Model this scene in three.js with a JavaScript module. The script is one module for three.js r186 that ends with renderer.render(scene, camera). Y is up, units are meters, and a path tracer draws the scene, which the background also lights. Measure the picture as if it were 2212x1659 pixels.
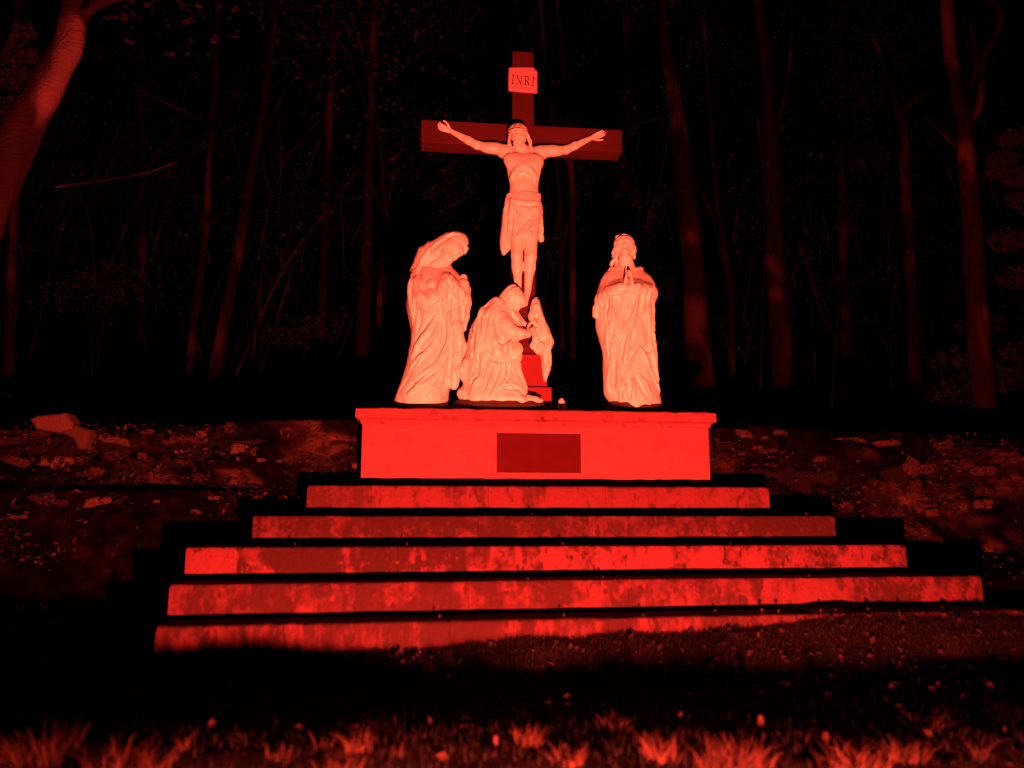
import * as THREE from 'three';
import { mergeGeometries, mergeVertices, toCreasedNormals } from 'three/addons/utils/BufferGeometryUtils.js';
import { RoundedBoxGeometry } from 'three/addons/geometries/RoundedBoxGeometry.js';
import { TextGeometry } from 'three/addons/geometries/TextGeometry.js';
import { FontLoader } from 'three/addons/loaders/FontLoader.js';

// ------------------------------------------------------------------ camera, sky, moon, exposure
const scene = new THREE.Scene();
const camera = new THREE.PerspectiveCamera(51.08, 4 / 3, 0.1, 400);
const EYE = new THREE.Vector3(-1.1, 1.05, 8.0), YAW = -0.10821, PITCH = 0.16301;
camera.position.copy(EYE);
camera.rotation.order = 'YXZ';
camera.rotation.set(PITCH, YAW, 0);
camera.focus = 8.6; camera.userData.fStop = 0.75;
camera.updateMatrixWorld();
const renderer = new THREE.WebGLRenderer({ antialias: true });
renderer.toneMapping = THREE.LinearToneMapping;
renderer.toneMappingExposure = 1;
renderer.shadowMap.enabled = true;
{ // a moonless night sky: almost black, a trace of blue
  const w = 32, h = 16, d = new Float32Array(w * h * 4);
  for (let i = 0; i < w * h; i++) d.set([0.00022, 0.0002, 0.0005, 1], i * 4);
  const t = new THREE.DataTexture(d, w, h, THREE.RGBAFormat, THREE.FloatType);
  t.mapping = THREE.EquirectangularReflectionMapping; t.magFilter = t.minFilter = THREE.LinearFilter; t.needsUpdate = true;
  scene.background = t; scene.environment = t;
}
const moon = new THREE.DirectionalLight(0xaebfff, 0.0015);
moon.position.set(-14, 30, 10); moon.castShadow = true;
Object.assign(moon.shadow.camera, { left: -25, right: 25, top: 25, bottom: -25, far: 90 });
scene.add(moon, moon.target);
// the red floodlight on the ground in front of the steps (its housing is built further down)
const LAMP = new THREE.Vector3(-0.35, -0.1, 6.8), AIM = new THREE.Vector3(0.0, 1.0, -0.4);
const RED = new THREE.Color().setRGB(1, 0.1, 0.057);
const LAMP_POWER = 1300;

// ------------------------------------------------------------------ small helpers
let seed = 7;
const rnd = () => { seed = (seed + 0x6d2b79f5) | 0; let t = Math.imul(seed ^ (seed >>> 15), 1 | seed); t = (t + Math.imul(t ^ (t >>> 7), 61 | t)) ^ t; return ((t ^ (t >>> 14)) >>> 0) / 4294967296; };
const rr = (a, b) => a + (b - a) * rnd();
const clamp = (v, a, b) => Math.min(b, Math.max(a, v)), lerp = (a, b, t) => a + (b - a) * t;
const sstep = (a, b, v) => { const t = clamp((v - a) / (b - a), 0, 1); return t * t * (3 - 2 * t); };
const V = (x, y, z) => new THREE.Vector3(x, y, z);
const hash3 = (x, y, z) => { let h = Math.imul(x, 374761393) ^ Math.imul(y, 668265263) ^ Math.imul(z, 2147483647 - 9871); h = Math.imul(h ^ (h >>> 13), 1274126177); return ((h ^ (h >>> 16)) >>> 0) / 4294967296; };
function noise(x, y, z = 0) {
  const xi = Math.floor(x), yi = Math.floor(y), zi = Math.floor(z), s = (t) => t * t * (3 - 2 * t), u = s(x - xi), v = s(y - yi), w = s(z - zi);
  const L = (k) => lerp(lerp(hash3(xi, yi, k), hash3(xi + 1, yi, k), u), lerp(hash3(xi, yi + 1, k), hash3(xi + 1, yi + 1, k), u), v);
  return lerp(L(zi), L(zi + 1), w);
}
const fbm = (x, y, z = 0, n = 4) => { let a = 0, k = 0.5, t = 0; for (let i = 0; i < n; i++) { a += k * noise(x, y, z + i * 17.3); t += k; x *= 2.03; y *= 2.03; z *= 2.03; k *= 0.5; } return a / t; };
// a point of the photograph (2212 px wide) put on the plane z = const: used to read sizes and places off the photograph
const FOC = 1736, camQ = camera.quaternion.clone();
const dirOf = (px, py) => V((px - 1106) / FOC, -(py - 829.5) / FOC, -1).applyQuaternion(camQ);
const U = (px, py, z) => { const d = dirOf(px, py); return EYE.clone().addScaledVector(d, (z - EYE.z) / d.z); };

const used = {};
function numbered(n) { const k = used[n] = (used[n] ?? -1) + 1; return k ? n + '_' + String(k).padStart(3, '0') : n; }
function tag(o, label, category, group, kind) { o.userData.label = label; if (category) o.userData.category = category; if (group) o.userData.group = group; if (kind) o.userData.kind = kind; return o; }
function thing(name, label, category, pos = [0, 0, 0], group) { const g = new THREE.Group(); g.name = numbered(name); g.position.set(...pos); scene.add(g); return tag(g, label, category, group); }
function mesh(name, geo, mat, parent) { const m = new THREE.Mesh(geo, mat); m.castShadow = m.receiveShadow = true; m.name = parent ? name : numbered(name); (parent ?? scene).add(m); if (parent) { const w = parent.getWorldPosition(V()); m.position.sub(w); } return m; }
function uvBy(geo, f) { const p = geo.attributes.position, n = geo.attributes.normal, uv = new Float32Array(p.count * 2); for (let i = 0; i < p.count; i++) { const [u, v] = f(p.getX(i), p.getY(i), p.getZ(i), n?.getX(i), n?.getY(i), n?.getZ(i)); uv[2 * i] = u; uv[2 * i + 1] = v; } geo.setAttribute('uv', new THREE.BufferAttribute(uv, 2)); return geo; }
const skewUV = (geo, s = 1) => uvBy(geo, (x, y, z) => [(x + z * 0.62) * s, (y + z * 0.37) * s]);

// ------------------------------------------------------------------ textures and materials
function tex(w, h, f, srgb = false) { // f(u,v) -> [r,g,b] linear 0..1
  const d = new Uint8Array(w * h * 4), e = (c) => 255 * (c <= 0.0031308 ? 12.92 * c : 1.055 * Math.pow(c, 1 / 2.4) - 0.055);
  for (let j = 0, o = 0; j < h; j++) for (let i = 0; i < w; i++, o += 4) { const c = f((i + 0.5) / w, (j + 0.5) / h); for (let k = 0; k < 3; k++) d[o + k] = clamp(srgb ? e(clamp(c[k], 0, 1)) : c[k] * 255, 0, 255); d[o + 3] = 255; }
  const t = new THREE.DataTexture(d, w, h); t.wrapS = t.wrapT = THREE.MirroredRepeatWrapping; t.magFilter = THREE.LinearFilter; t.minFilter = THREE.LinearMipmapLinearFilter; t.generateMipmaps = true; if (srgb) t.colorSpace = THREE.SRGBColorSpace; t.needsUpdate = true; return t;
}
const grey = (v) => [v, v, v];
const grainBump = tex(512, 512, (u, v) => grey(0.55 * fbm(u * 14, v * 14, 3, 5) + 0.45 * noise(u * 160, v * 160, 9)));
const mk = (o) => new THREE.MeshPhysicalMaterial({ roughness: 0.92, metalness: 0, specularIntensity: 0.25, ...o });
const M = {
  marble: mk({ color: 0xffffff, roughness: 0.43, specularIntensity: 1, bumpMap: grainBump, bumpScale: 0.004, map: tex(512, 512, (u, v) => { const a = fbm(u * 6, v * 6, 1, 5), s = sstep(0.6, 0.78, fbm(u * 10, v * 5, 7, 5)); const k = lerp(0.57, 0.44, s) + (a - 0.5) * 0.12; return [k, k * 0.88, k * 0.7]; }, true) }),
  render: mk({ bumpMap: grainBump, bumpScale: 0.005, map: tex(1024, 512, (u, v) => { const a = fbm(u * 10, v * 6, 2, 5), s = sstep(0.62, 0.74, fbm(u * 22, v * 9, 21, 4)), d = sstep(0.76, 0.8, noise(u * 90, v * 60, 5)); const k = 0.19 + (a - 0.5) * 0.05 - 0.02 * s - 0.02 * d; return [k, k * 0.2, k * 0.21]; }, true) }),
  cornice: mk({ bumpMap: grainBump, bumpScale: 0.006, map: tex(1024, 256, (u, v) => { const a = fbm(u * 16, v * 6, 12, 5), s = sstep(0.6, 0.7, fbm(u * 30, v * 10, 41, 4)), d = sstep(0.7, 0.76, fbm(u * 60, v * 24, 5, 3)); const k = 0.16 + (a - 0.5) * 0.06 - 0.04 * s - 0.05 * d; return [k, k * 0.18, k * 0.19]; }, true) }),
  crossStone: mk({ bumpMap: grainBump, bumpScale: 0.004, map: tex(256, 256, (u, v) => { const k = 0.14 + 0.04 * (fbm(u * 8, v * 8, 4, 4) - 0.5); return [k, k * 0.12, k * 0.13]; }, true) }),
  wood: mk({ roughness: 0.8, bumpMap: grainBump, bumpScale: 0.004, map: tex(512, 512, (u, v) => { const g = fbm(u * 60, v * 3, 2, 4), p = fbm(u * 5, v * 4, 8, 3); const k = 0.052 * (0.72 + 0.4 * g + 0.3 * (p - 0.5)); return [k, k * 0.14, k * 0.14]; }, true) }),
  letter: mk({ color: new THREE.Color().setRGB(0.05, 0.02, 0.015) }),
  plaque: mk({ roughness: 0.8, specularIntensity: 0.15, metalness: 0, map: tex(256, 256, (u, v) => { const k = 0.05 * (0.9 + 0.25 * (fbm(u * 12, v * 12, 5, 4) - 0.5)); return [k, k * 0.04, k * 0.04]; }, true) }),
  soil: mk({ roughness: 1, specularIntensity: 0.05, vertexColors: true }),
  leaf: mk({ roughness: 0.85, specularIntensity: 0.1, side: THREE.DoubleSide, vertexColors: true }),
  bark: mk({ roughness: 1, specularIntensity: 0.05, bumpMap: grainBump, bumpScale: 0.02, vertexColors: true }),
  blade: mk({ roughness: 0.8, specularIntensity: 0.15, side: THREE.DoubleSide, vertexColors: true }),
  rock: mk({ specularIntensity: 0.02, bumpMap: grainBump, bumpScale: 0.012, vertexColors: true, map: tex(1024, 1024, (u, v) => { const a = fbm(u * 18, v * 24, 3, 5), b = sstep(0.4, 0.66, fbm(u * 40, v * 55, 8, 4)); return grey(clamp(0.35 + 0.65 * sstep(0.34, 0.66, a) * (0.85 + 0.15 * b), 0, 1)); }, true) }),
  shadedStone: mk({ bumpMap: grainBump, bumpScale: 0.012, color: new THREE.Color().setRGB(0.035, 0.015, 0.012) }),  // statue bases: stone colour darkened in place of the cornice shadow
  boardStone: mk({ bumpMap: grainBump, bumpScale: 0.004, color: new THREE.Color().setRGB(0.52, 0.17, 0.2) }),
  slab: mk({ bumpMap: grainBump, bumpScale: 0.01, color: new THREE.Color().setRGB(0.07, 0.025, 0.02) }),
  slabDark: mk({ bumpMap: grainBump, bumpScale: 0.01, color: new THREE.Color().setRGB(0.04, 0.015, 0.012) }),
  metal: mk({ color: 0x1b1b1c, roughness: 0.45, metalness: 0.7 }),
};

// ------------------------------------------------------------------ ground: one sheet out to the horizon
const WALLZ = -0.42;
const pw = (zs, ys, z) => { let i = 0; while (i + 2 < zs.length && z > zs[i + 1]) i++; return lerp(ys[i], ys[i + 1], sstep(zs[i], zs[i + 1], z)); };
function groundY(x, z) {
  let y;
  const foot = pw([-4.2, -2.6, 0.4, 2.3, 4.4], [0.0, 0.08, 0.215, 0.335, 0.31], x);      // the lawn climbs to the right along the lowest step
  if (z > 1.9) y = pw([1.9, 3.0, 4.1 + 0.12 * Math.sin(x * 1.7), 6.2, 8, 14], [foot, lerp(foot, -0.1, 0.72), 0.0 + 0.045 * sstep(0, 2, x) + 0.05 * sstep(-0.6, -1.8, x) + 0.13 * (fbm(x * 1.1, 3, 5, 3) - 0.5), -0.36, -0.48, -0.9], z);
  else if (z > WALLZ) y = foot + 0.17 * (1.9 - z);
  else {
    const b = WALLZ - z;
    y = 1.82 + 0.2 * Math.min(b, 12) + 0.3 * Math.max(0, b - 12) * sstep(12, 60, b) + 0.14 * (fbm(x * 0.5, z * 0.5, 11) - 0.5) * sstep(0, 1.5, b) + 0.05 * Math.max(0, Math.abs(x) - 6);
  }
  y += (z > WALLZ ? 0.035 : 0.06) * (fbm(x * 0.9, z * 0.9, 2) - 0.5) + 0.03 * (fbm(x * 4, z * 4, 6, 3) - 0.5);
  y += 0.11 * (fbm(x * 2.6, z * 2.6, 19, 4) - 0.5) * sstep(1.6, 2.0, z) * sstep(3.4, 2.4, z);      // soil heaped unevenly against the lowest step
  return y;
}
{
  const ax = [], az = [];
  const line = (a, lo, hi, d0, dmid, dense0, dense1) => { for (let v = lo; v < hi;) { a.push(v); const o = v < dense0 ? dense0 - v : v > dense1 ? v - dense1 : 0; v += d0 + (o > 0 ? dmid * o : 0); } a.push(hi); };
  line(ax, -130, 130, 0.07, 0.12, -6, 6.5); line(az, -130, 130, 0.07, 0.12, -3.5, 6.5);
  const nx = ax.length, nz = az.length, pos = new Float32Array(nx * nz * 3), col = new Float32Array(nx * nz * 3), idx = [];
  for (let j = 0; j < nz; j++) for (let i = 0; i < nx; i++) {
    const x = ax[i], z = az[j], o = (j * nx + i) * 3; pos.set([x, groundY(x, z), z], o);
    const k = 0.003 + 0.007 * Math.pow(fbm(x * 2.2, z * 2.2, 31, 4), 2) + 0.005 * noise(x * 9, z * 9, 3); col.set([k, k * 0.5, k * 0.4], o);
  }
  for (let j = 0; j < nz - 1; j++) for (let i = 0; i < nx - 1; i++) { const a = j * nx + i, b = a + 1, c = a + nx, d = c + 1; idx.push(a, c, b, b, c, d); }
  const g = new THREE.BufferGeometry(); g.setAttribute('position', new THREE.BufferAttribute(pos, 3)); g.setAttribute('color', new THREE.BufferAttribute(col, 3)); g.setIndex(idx); g.computeVertexNormals();
  const m = mesh('ground', g, M.soil); tag(m, 'dark sloping ground of soil and leaf litter around the stone steps', 'ground', null, 'structure');
}
function onGround(px, py) { const d = dirOf(px, py); let t = 1.5; for (let i = 0; i < 4000; i++, t += 0.005) { const p = EYE.clone().addScaledVector(d, t); if (p.y < groundY(p.x, p.z)) return p; } return EYE.clone().addScaledVector(d, 6); }

// ------------------------------------------------------------------ stone steps: five courses of blocks
const CX = 0.05;
// each course: left end, right end, front, top, bottom, drop of the left end, joints
const COURSES = [
  { x0: -2.165, x1: 2.244, z: 0.42, y1: 1.33, y0: 1.05, tilt: 0, joints: [-1.58, -0.5, 0.62, 1.5] },
  { x0: -2.549, x1: 2.681, z: 0.84, y1: 1.053, y0: 0.8, tilt: 0, joints: [-1.75, -0.62, 0.4, 1.45] },
  { x0: -2.969, x1: 3.093, z: 1.26, y1: 0.805, y0: 0.55, tilt: 0, joints: [-2.6, -1.3, 0.32, 1.62, 2.35] },
  { x0: -2.952, x1: 3.47, z: 1.68, y1: 0.566, y0: 0.3, tilt: -0.014, joints: [-1.9, -0.75, 0.5, 1.75, 2.2] },
  { x0: -2.9, x1: 3.5, z: 2.1, y1: 0.336, y0: -0.35, tilt: -0.03, joints: [-1.95, -0.9, 0.35, 1.4, 2.5] },
];
// how pale the weathered stone is at (metres along, 0..1 up) of each course: lichen, runs of lime, moss
function stain(c, x, v) {
  const warp = 0.5 * (fbm(x * 5, v * 2, c + 90, 4) - 0.5), run = fbm(x * 4.6 + warp, v * 0.45, c * 9 + 1, 5), drip = fbm(x * 13 + warp, v * 0.6, c * 9 + 31, 4), blot = fbm(x * 7 + warp, v * 1.9, c * 5 + 40, 5), fine = fbm(x * 34, v * 8, c + 70, 4), low = v + 0.8 * (fbm(x * 7, 1, c + 15, 4) - 0.5) + 0.4 * (fine - 0.5);
  const w = (a, b) => sstep(a, b, x + 0.25 * warp);
  let k;
  if (c === 0) k = 0.9 + 1.1 * (blot - 0.5) - 0.62 * w(-1.5, -1.62) - 0.5 * sstep(0.56, 0.68, drip);
  else if (c === 1) k = 0.16 + 1.3 * (run - 0.5) + 0.7 * (drip - 0.5) + 0.6 * sstep(0.26, 0.12, low) + 0.28 * w(-0.3, 0.5) + 0.25 * w(-1.7, -1.95) - 0.3 * w(1.5, 1.9);
  else if (c === 2) k = 0.36 + 1.8 * (run - 0.5) + 0.9 * (drip - 0.5) + 0.9 * (blot - 0.5) + 0.3 * w(-0.9, -0.3) - 0.34 * w(-0.6, -1.0) + 0.85 * w(-2.56, -2.62) + 0.6 * sstep(0.26, 0.12, low) + 0.1 * w(1, 2.4);
  else if (c === 3) k = 0.3 + 1.5 * (run - 0.5) + 0.9 * (drip - 0.5) + 0.8 * (blot - 0.5) + 0.22 * w(-0.8, 0.4) + 0.4 * w(-2.76, -2.84) + 0.4 * Math.exp(-Math.pow((x - 1.98) / 0.14, 2)) + 0.25 * sstep(0.22, 0.1, low);
  else k = 0.3 + 1.8 * (run - 0.5) + 1.4 * (drip - 0.5) + 0.9 * (blot - 0.5);
  k += 0.9 * (fine - 0.5) - 0.45 * sstep(0.62, 0.72, fbm(x * 22, v * 3 + 4, c + 55, 3)) + 0.3 * sstep(0.66, 0.74, fbm(x * 17, v * 4, c + 61, 3));
  k -= 0.5 * sstep(0.6, 0.75, fbm(x * 9, 2, c + 33, 3)) * sstep(0.35, 1, v);      // dark runs from the lip
  k = clamp(k, 0, 1);
  return k * k * (3 - 2 * k);
}
{
  const W = 2048, H = 640, XW = 7.6, X0 = -3.6;
  const map = tex(W, H, (u, v) => {
    const c = Math.min(4, Math.floor(v * 5)), x = X0 + u * XW, w = v * 5 - c, k = stain(c, x, w);
    const b = [0.042, 0.024, 0.024, 0.027, 0.024][c], t = [0.094, 0.072, 0.1, 0.08, 0.072][c], a = lerp(b, t, k) * (0.9 + 0.2 * noise(u * 900, v * 240, 4));
    return [a, a * lerp(0.2, 0.16, k), a * lerp(0.18, 0.19, k)];
  }, true);
  map.wrapS = map.wrapT = THREE.ClampToEdgeWrapping;
  M.step = mk({ map, bumpMap: tex(1024, 256, (u, v) => grey(0.6 * fbm(u * 60, v * 10, 3, 4) + 0.4 * noise(u * 380, v * 70, 2))), bumpScale: 0.014 });
  M.step.bumpMap.wrapS = M.step.bumpMap.wrapT = THREE.ClampToEdgeWrapping;
  const root = thing('stone_steps', 'broad flight of five weathered stone steps leading up to the plinth', 'steps', [0, 0, 0]);
  COURSES.forEach((C, c) => {
    const s = new THREE.Group(); s.name = 'step'; root.add(s);
    const xs = [C.x0, ...C.joints, C.x1];
    for (let b = 0; b + 1 < xs.length; b++) {
      const a0 = xs[b] + (b ? 0.0012 : 0), a1 = xs[b + 1] - (b + 2 < xs.length ? 0.0012 : 0), dz = rr(-0.0015, 0.0015), dy = b ? rr(-0.0015, 0.0015) : 0, n = Math.ceil((a1 - a0) / 0.045);
      const pos = [], idx = [], zb = -0.7, prof = 9;
      for (let i = 0; i <= n; i++) {
        const e = (i === 0 && b === 0) || (i === n && b + 2 === xs.length) ? 0.014 : 0, x = lerp(a0, a1, i / n), top = C.y1 + dy + C.tilt * (C.x1 - x) / 6, zf = C.z + dz + 0.006 * (fbm(x * 2, c * 7, 3) - 0.5);
        const ch = 0.013 + 0.055 * Math.pow(fbm(x * 9, c * 3.3, 5, 3), 3) + e, wob = 0.012 * (noise(x * 12, c, 1) - 0.5);
        const y0 = C.y0 - 0.01, P = [[zb, y0], [zf - 0.003, y0], [zf + wob, y0 + 0.02], [zf + wob * 0.4, (y0 + top) / 2], [zf, top - ch], [zf - ch * 0.35, top - ch * 0.35], [zf - ch, top + wob * 0.3], [zf - 0.22, top], [zb, top]];
        P.forEach(([z, y]) => pos.push(x, y, z - (e && z > zb + 0.1 ? e * 0.4 : 0)));
      }
      for (let i = 0; i < n; i++) for (let k = 0; k < prof - 1; k++) { const p = i * prof + k, q = p + prof; idx.push(p, q, p + 1, p + 1, q, q + 1); }
      for (const [base, flip] of [[0, 0], [n * prof, 1]]) for (let k = 1; k < prof - 1; k++) flip ? idx.push(base, base + k + 1, base + k) : idx.push(base, base + k, base + k + 1);
      let g = new THREE.BufferGeometry(); g.setAttribute('position', new THREE.Float32BufferAttribute(pos, 3)); g.setIndex(idx);
      g = toCreasedNormals(g, 0.7);
      uvBy(g, (x, y, z) => [(x - X0) / XW, (c + clamp((y - Math.max(C.y0, 0.02)) / (C.y1 - Math.max(C.y0, 0.02)), 0.03, 0.97)) / 5]);
      mesh('block', g, M.step, s);
    }
  });
}

// ------------------------------------------------------------------ plinth: rendered body, cornice, plaque
function slab(x0, x1, y0, y1, z0, z1, r = 0.01, seg = 2) { const g = new RoundedBoxGeometry(x1 - x0, y1 - y0, z1 - z0, seg, r); g.translate((x0 + x1) / 2, (y0 + y1) / 2, (z0 + z1) / 2); return g; }
const PTOP = 2.105, PFL = -1.718, PFR = 1.814;
{
  const root = thing('stone_plinth', 'wide smooth rendered plinth with projecting cornice carrying the group of statues', 'plinth', [0, 0, 0]);
  mesh('plinth_body', uvBy(slab(PFL, PFR, 1.3, 2.0, -1.7, 0, 0.012), (x, y, z) => [(x + z) / 4 + 0.5, y / 2]), M.render, root);
  // moulded cornice: profile swept round the front and both ends
  const prof = [[0.0, 1.945], [0.012, 1.955], [0.02, 1.985], [0.044, 2.0], [0.062, 2.006], [0.066, 2.02], [0.064, 2.09], [0.054, PTOP], [-0.3, PTOP + 0.002]];
  const path = [[PFL, -1.7, -1, 0], [PFL, 0, -1, 1], [PFR, 0, 1, 1], [PFR, -1.7, 1, 0]];
  const P = [], I = [], st = [];
  for (let s = 0; s < 3; s++) { const n = s === 1 ? 110 : 24; for (let i = s ? 1 : 0; i <= n; i++) { const t = i / n, end = i === n, a = path[s], b = path[s + 1]; const c = i === 0 ? a : end ? b : [0, 0, s === 1 ? 0 : a[2] || b[2], s === 1 ? 1 : 0]; if (s !== 1 && !end && i !== 0) c[2] = s ? 1 : -1; st.push([lerp(a[0], b[0], t), lerp(a[1], b[1], t), c[2], c[3]]); } }
  st.forEach(([x, z, nx, nz], i) => prof.forEach(([o, y], k) => { const chip = k >= 5 && k <= 7 ? 0.016 * Math.pow(fbm(x * 7 + z * 5, k * 0.2, 3, 3), 3) : 0; const w = 0.003 * (noise(x * 14 + z * 9, k * 3, 2) - 0.5); P.push(x + nx * (o - chip), y - (k === 7 ? chip : 0) + w * (k > 0 ? 1 : 0), z + nz * (o - chip)); }));
  const n = prof.length; for (let i = 0; i + 1 < st.length; i++) for (let k = 0; k + 1 < n; k++) { const a = i * n + k, b = a + n; I.push(a, b, a + 1, a + 1, b, b + 1); }
  let g = new THREE.BufferGeometry(); g.setAttribute('position', new THREE.Float32BufferAttribute(P, 3)); g.setIndex(I); g = toCreasedNormals(g, 0.6);
  mesh('cornice', uvBy(g, (x, y, z) => [(x + z) / 4 + 0.5, (y - 1.9) * 0.7]), M.cornice, root);
  mesh('top_slab', uvBy(slab(PFL + 0.02, PFR - 0.02, 2.02, PTOP, -1.69, -0.02, 0.006), (x, y, z) => [(x + z) / 4, z]), M.cornice, root);
  const a = U(1073, 936, 0), b = U(1255, 1021, 0);
  const p = new THREE.Group(); p.name = 'plaque'; root.add(p);
  mesh('plaque_plate', skewUV(slab(a.x, b.x, b.y, a.y, -0.01, 0.014, 0.004)), M.plaque, p);
  mesh('ledge', skewUV(slab(a.x - 0.005, b.x + 0.005, b.y - 0.028, b.y - 0.003, -0.01, 0.026, 0.006)), M.render, p);
}

// ------------------------------------------------------------------ sculpting: distance fields on a grid, meshed as surface nets
class Sculpt {
  // s, ox, oy: from the units of a drawing to pixels of the photograph; z0: plane of the figure in metres
  constructor(s, ox, oy, z0, cell, lo, hi, zlo, zhi) {
    Object.assign(this, { s, ox, oy, z0, cell });
    const c = [this.p(lo[0], lo[1]), this.p(hi[0], hi[1]), this.p(lo[0], hi[1]), this.p(hi[0], lo[1])];
    this.m = U(ox + s * lo[0] + 100, oy, z0).distanceTo(U(ox + s * lo[0], oy, z0)) / 100 * s; // metres per unit
    this.min = [Math.min(...c.map((v) => v.x)), Math.min(...c.map((v) => v.y)), z0 + zlo]; this.max = [Math.max(...c.map((v) => v.x)), Math.max(...c.map((v) => v.y)), z0 + zhi];
    this.n = [0, 1, 2].map((k) => Math.ceil((this.max[k] - this.min[k]) / cell) + 1);
    this.v = new Float32Array(this.n[0] * this.n[1] * this.n[2]).fill(10);
  }
  p(x, y, dz = 0) { return U(this.ox + this.s * x, this.oy + this.s * y, this.z0 + dz * (this.m ?? 1)); }
  each(lo, hi, f) {
    const { n, min, cell, v } = this, a = [], b = [];
    for (let k = 0; k < 3; k++) { a[k] = Math.max(0, Math.floor((lo[k] - min[k]) / cell)); b[k] = Math.min(n[k] - 1, Math.ceil((hi[k] - min[k]) / cell)); }
    for (let k = a[2]; k <= b[2]; k++) for (let j = a[1]; j <= b[1]; j++) { let o = (k * n[1] + j) * n[0] + a[0]; for (let i = a[0]; i <= b[0]; i++, o++) v[o] = f(min[0] + i * cell, min[1] + j * cell, min[2] + k * cell, v[o]); }
  }
  add(f, lo, hi, k, cut) {
    const m = (k || 0) + 3.5 * this.cell;
    const kk = Math.max(k || 0, 1e-4);
    const un = (a, b) => { const h = Math.max(kk - Math.abs(a - b), 0) / kk; return Math.min(a, b) - h * h * kk * 0.25; };
    this.each(lo.map((c) => c - m), hi.map((c) => c + m), (x, y, z, d) => { const e = f(x, y, z); return cut ? -un(-d, e) : un(d, e); });
    return this;
  }
  // tapered capsule in metres; sz flattens it along z about the middle of its ends
  capW(a, b, ra, rb, k = 0.02, cut = false, sz = 1) {
    const dx = b.x - a.x, dy = b.y - a.y, dz = (b.z - a.z) / sz, L = dx * dx + dy * dy + dz * dz || 1e-9;
    const f = (x, y, z) => { const px = x - a.x, py = y - a.y, pz = (z - a.z) / sz; const t = clamp((px * dx + py * dy + pz * dz) / L, 0, 1); return (Math.hypot(px - t * dx, py - t * dy, pz - t * dz) - (ra + (rb - ra) * t)) * Math.min(1, sz); };
    const r = Math.max(ra, rb), lo = [Math.min(a.x, b.x) - r, Math.min(a.y, b.y) - r, Math.min(a.z, b.z) - r * Math.max(1, sz)], hi = [Math.max(a.x, b.x) + r, Math.max(a.y, b.y) + r, Math.max(a.z, b.z) + r * Math.max(1, sz)];
    return this.add(f, lo, hi, k, cut);
  }
  cap(a, b, ra, rb, k = 0.02, cut = false, sz = 1) { return this.capW(this.p(...a), this.p(...b), ra * this.m, rb * this.m, k, cut, sz); }
  chain(pts, r, k = 0.02, cut = false, sz = 1) { for (let i = 0; i + 1 < pts.length; i++) { const q = (j) => Array.isArray(r) ? lerp(r[0], r[1], j / (pts.length - 1)) : r; this.cap(pts[i], pts[i + 1], q(i), q(i + 1), k, cut, sz); } return this; }
  // ellipsoid: centre, radii, turn in the picture plane (degrees)
  ell(c, r, turn = 0, k = 0.02, cut = false) {
    const o = this.p(...c), [a, b, d] = r.map((q) => q * this.m), cs = Math.cos(-turn * Math.PI / 180), sn = Math.sin(-turn * Math.PI / 180), R = Math.max(a, b);
    const f = (x, y, z) => { const px = x - o.x, py = y - o.y, pz = z - o.z, u = px * cs + py * sn, v = -px * sn + py * cs; const k0 = Math.hypot(u / a, v / b, pz / d), k1 = Math.hypot(u / a / a, v / b / b, pz / d / d); return k1 < 1e-6 ? -Math.min(a, b, d) : k0 * (k0 - 1) / k1; };
    return this.add(f, [o.x - R, o.y - R, o.z - d], [o.x + R, o.y + R, o.z + d], k, cut);
  }
  // a body built of level sections: rows [y, left, right, half depth, z offset]
  loft(rows, k = 0.02, pw = 2) {
    const R = rows.map(([y, l, r, h, z = 0]) => { const a = this.p(l, y), b = this.p(r, y); return [(a.y + b.y) / 2, (a.x + b.x) / 2, (b.x - a.x) / 2, h * this.m, z * this.m + this.z0]; }).sort((a, b) => a[0] - b[0]);
    const y0 = R[0][0], y1 = R[R.length - 1][0], N = 400, T = [];
    for (let i = 0; i <= N; i++) {
      const y = lerp(y0, y1, i / N); let j = 0; while (j + 2 < R.length && R[j + 1][0] < y) j++;
      const t = (y - R[j][0]) / (R[j + 1][0] - R[j][0]), P = [R[Math.max(0, j - 1)], R[j], R[j + 1], R[Math.min(R.length - 1, j + 2)]], q = [];
      for (let c = 1; c < 5; c++) { const m1 = P[0] === P[1] ? P[2][c] - P[1][c] : (P[2][c] - P[0][c]) * (P[2][0] - P[1][0]) / (P[2][0] - P[0][0]), m2 = P[3] === P[2] ? P[2][c] - P[1][c] : (P[3][c] - P[1][c]) * (P[2][0] - P[1][0]) / (P[3][0] - P[1][0]); const t2 = t * t, t3 = t2 * t; q.push((2 * t3 - 3 * t2 + 1) * P[1][c] + (t3 - 2 * t2 + t) * m1 + (-2 * t3 + 3 * t2) * P[2][c] + (t3 - t2) * m2); }
      T.push(q);
    }
    const f = (x, y, z) => {
      const yc = clamp(y, y0, y1), u = (yc - y0) / (y1 - y0) * N, i = Math.min(N - 1, Math.floor(u)), w = u - i, A = T[i], B = T[i + 1];
      const cx = lerp(A[0], B[0], w), hw = Math.max(1e-3, lerp(A[1], B[1], w)), hd = Math.max(1e-3, lerp(A[2], B[2], w)), cz = lerp(A[3], B[3], w);
      const px = (x - cx) / hw, pz = (z - cz) / hd, k0 = pw === 2 ? Math.hypot(px, pz) : Math.pow(Math.pow(Math.abs(px), pw) + Math.pow(Math.abs(pz), pw), 1 / pw);
      const k1 = Math.hypot(px / hw, pz / hd); const d = k1 < 1e-6 ? -Math.min(hw, hd) : pw === 2 ? k0 * (k0 - 1) / k1 : (k0 - 1) * Math.min(hw, hd);
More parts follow.
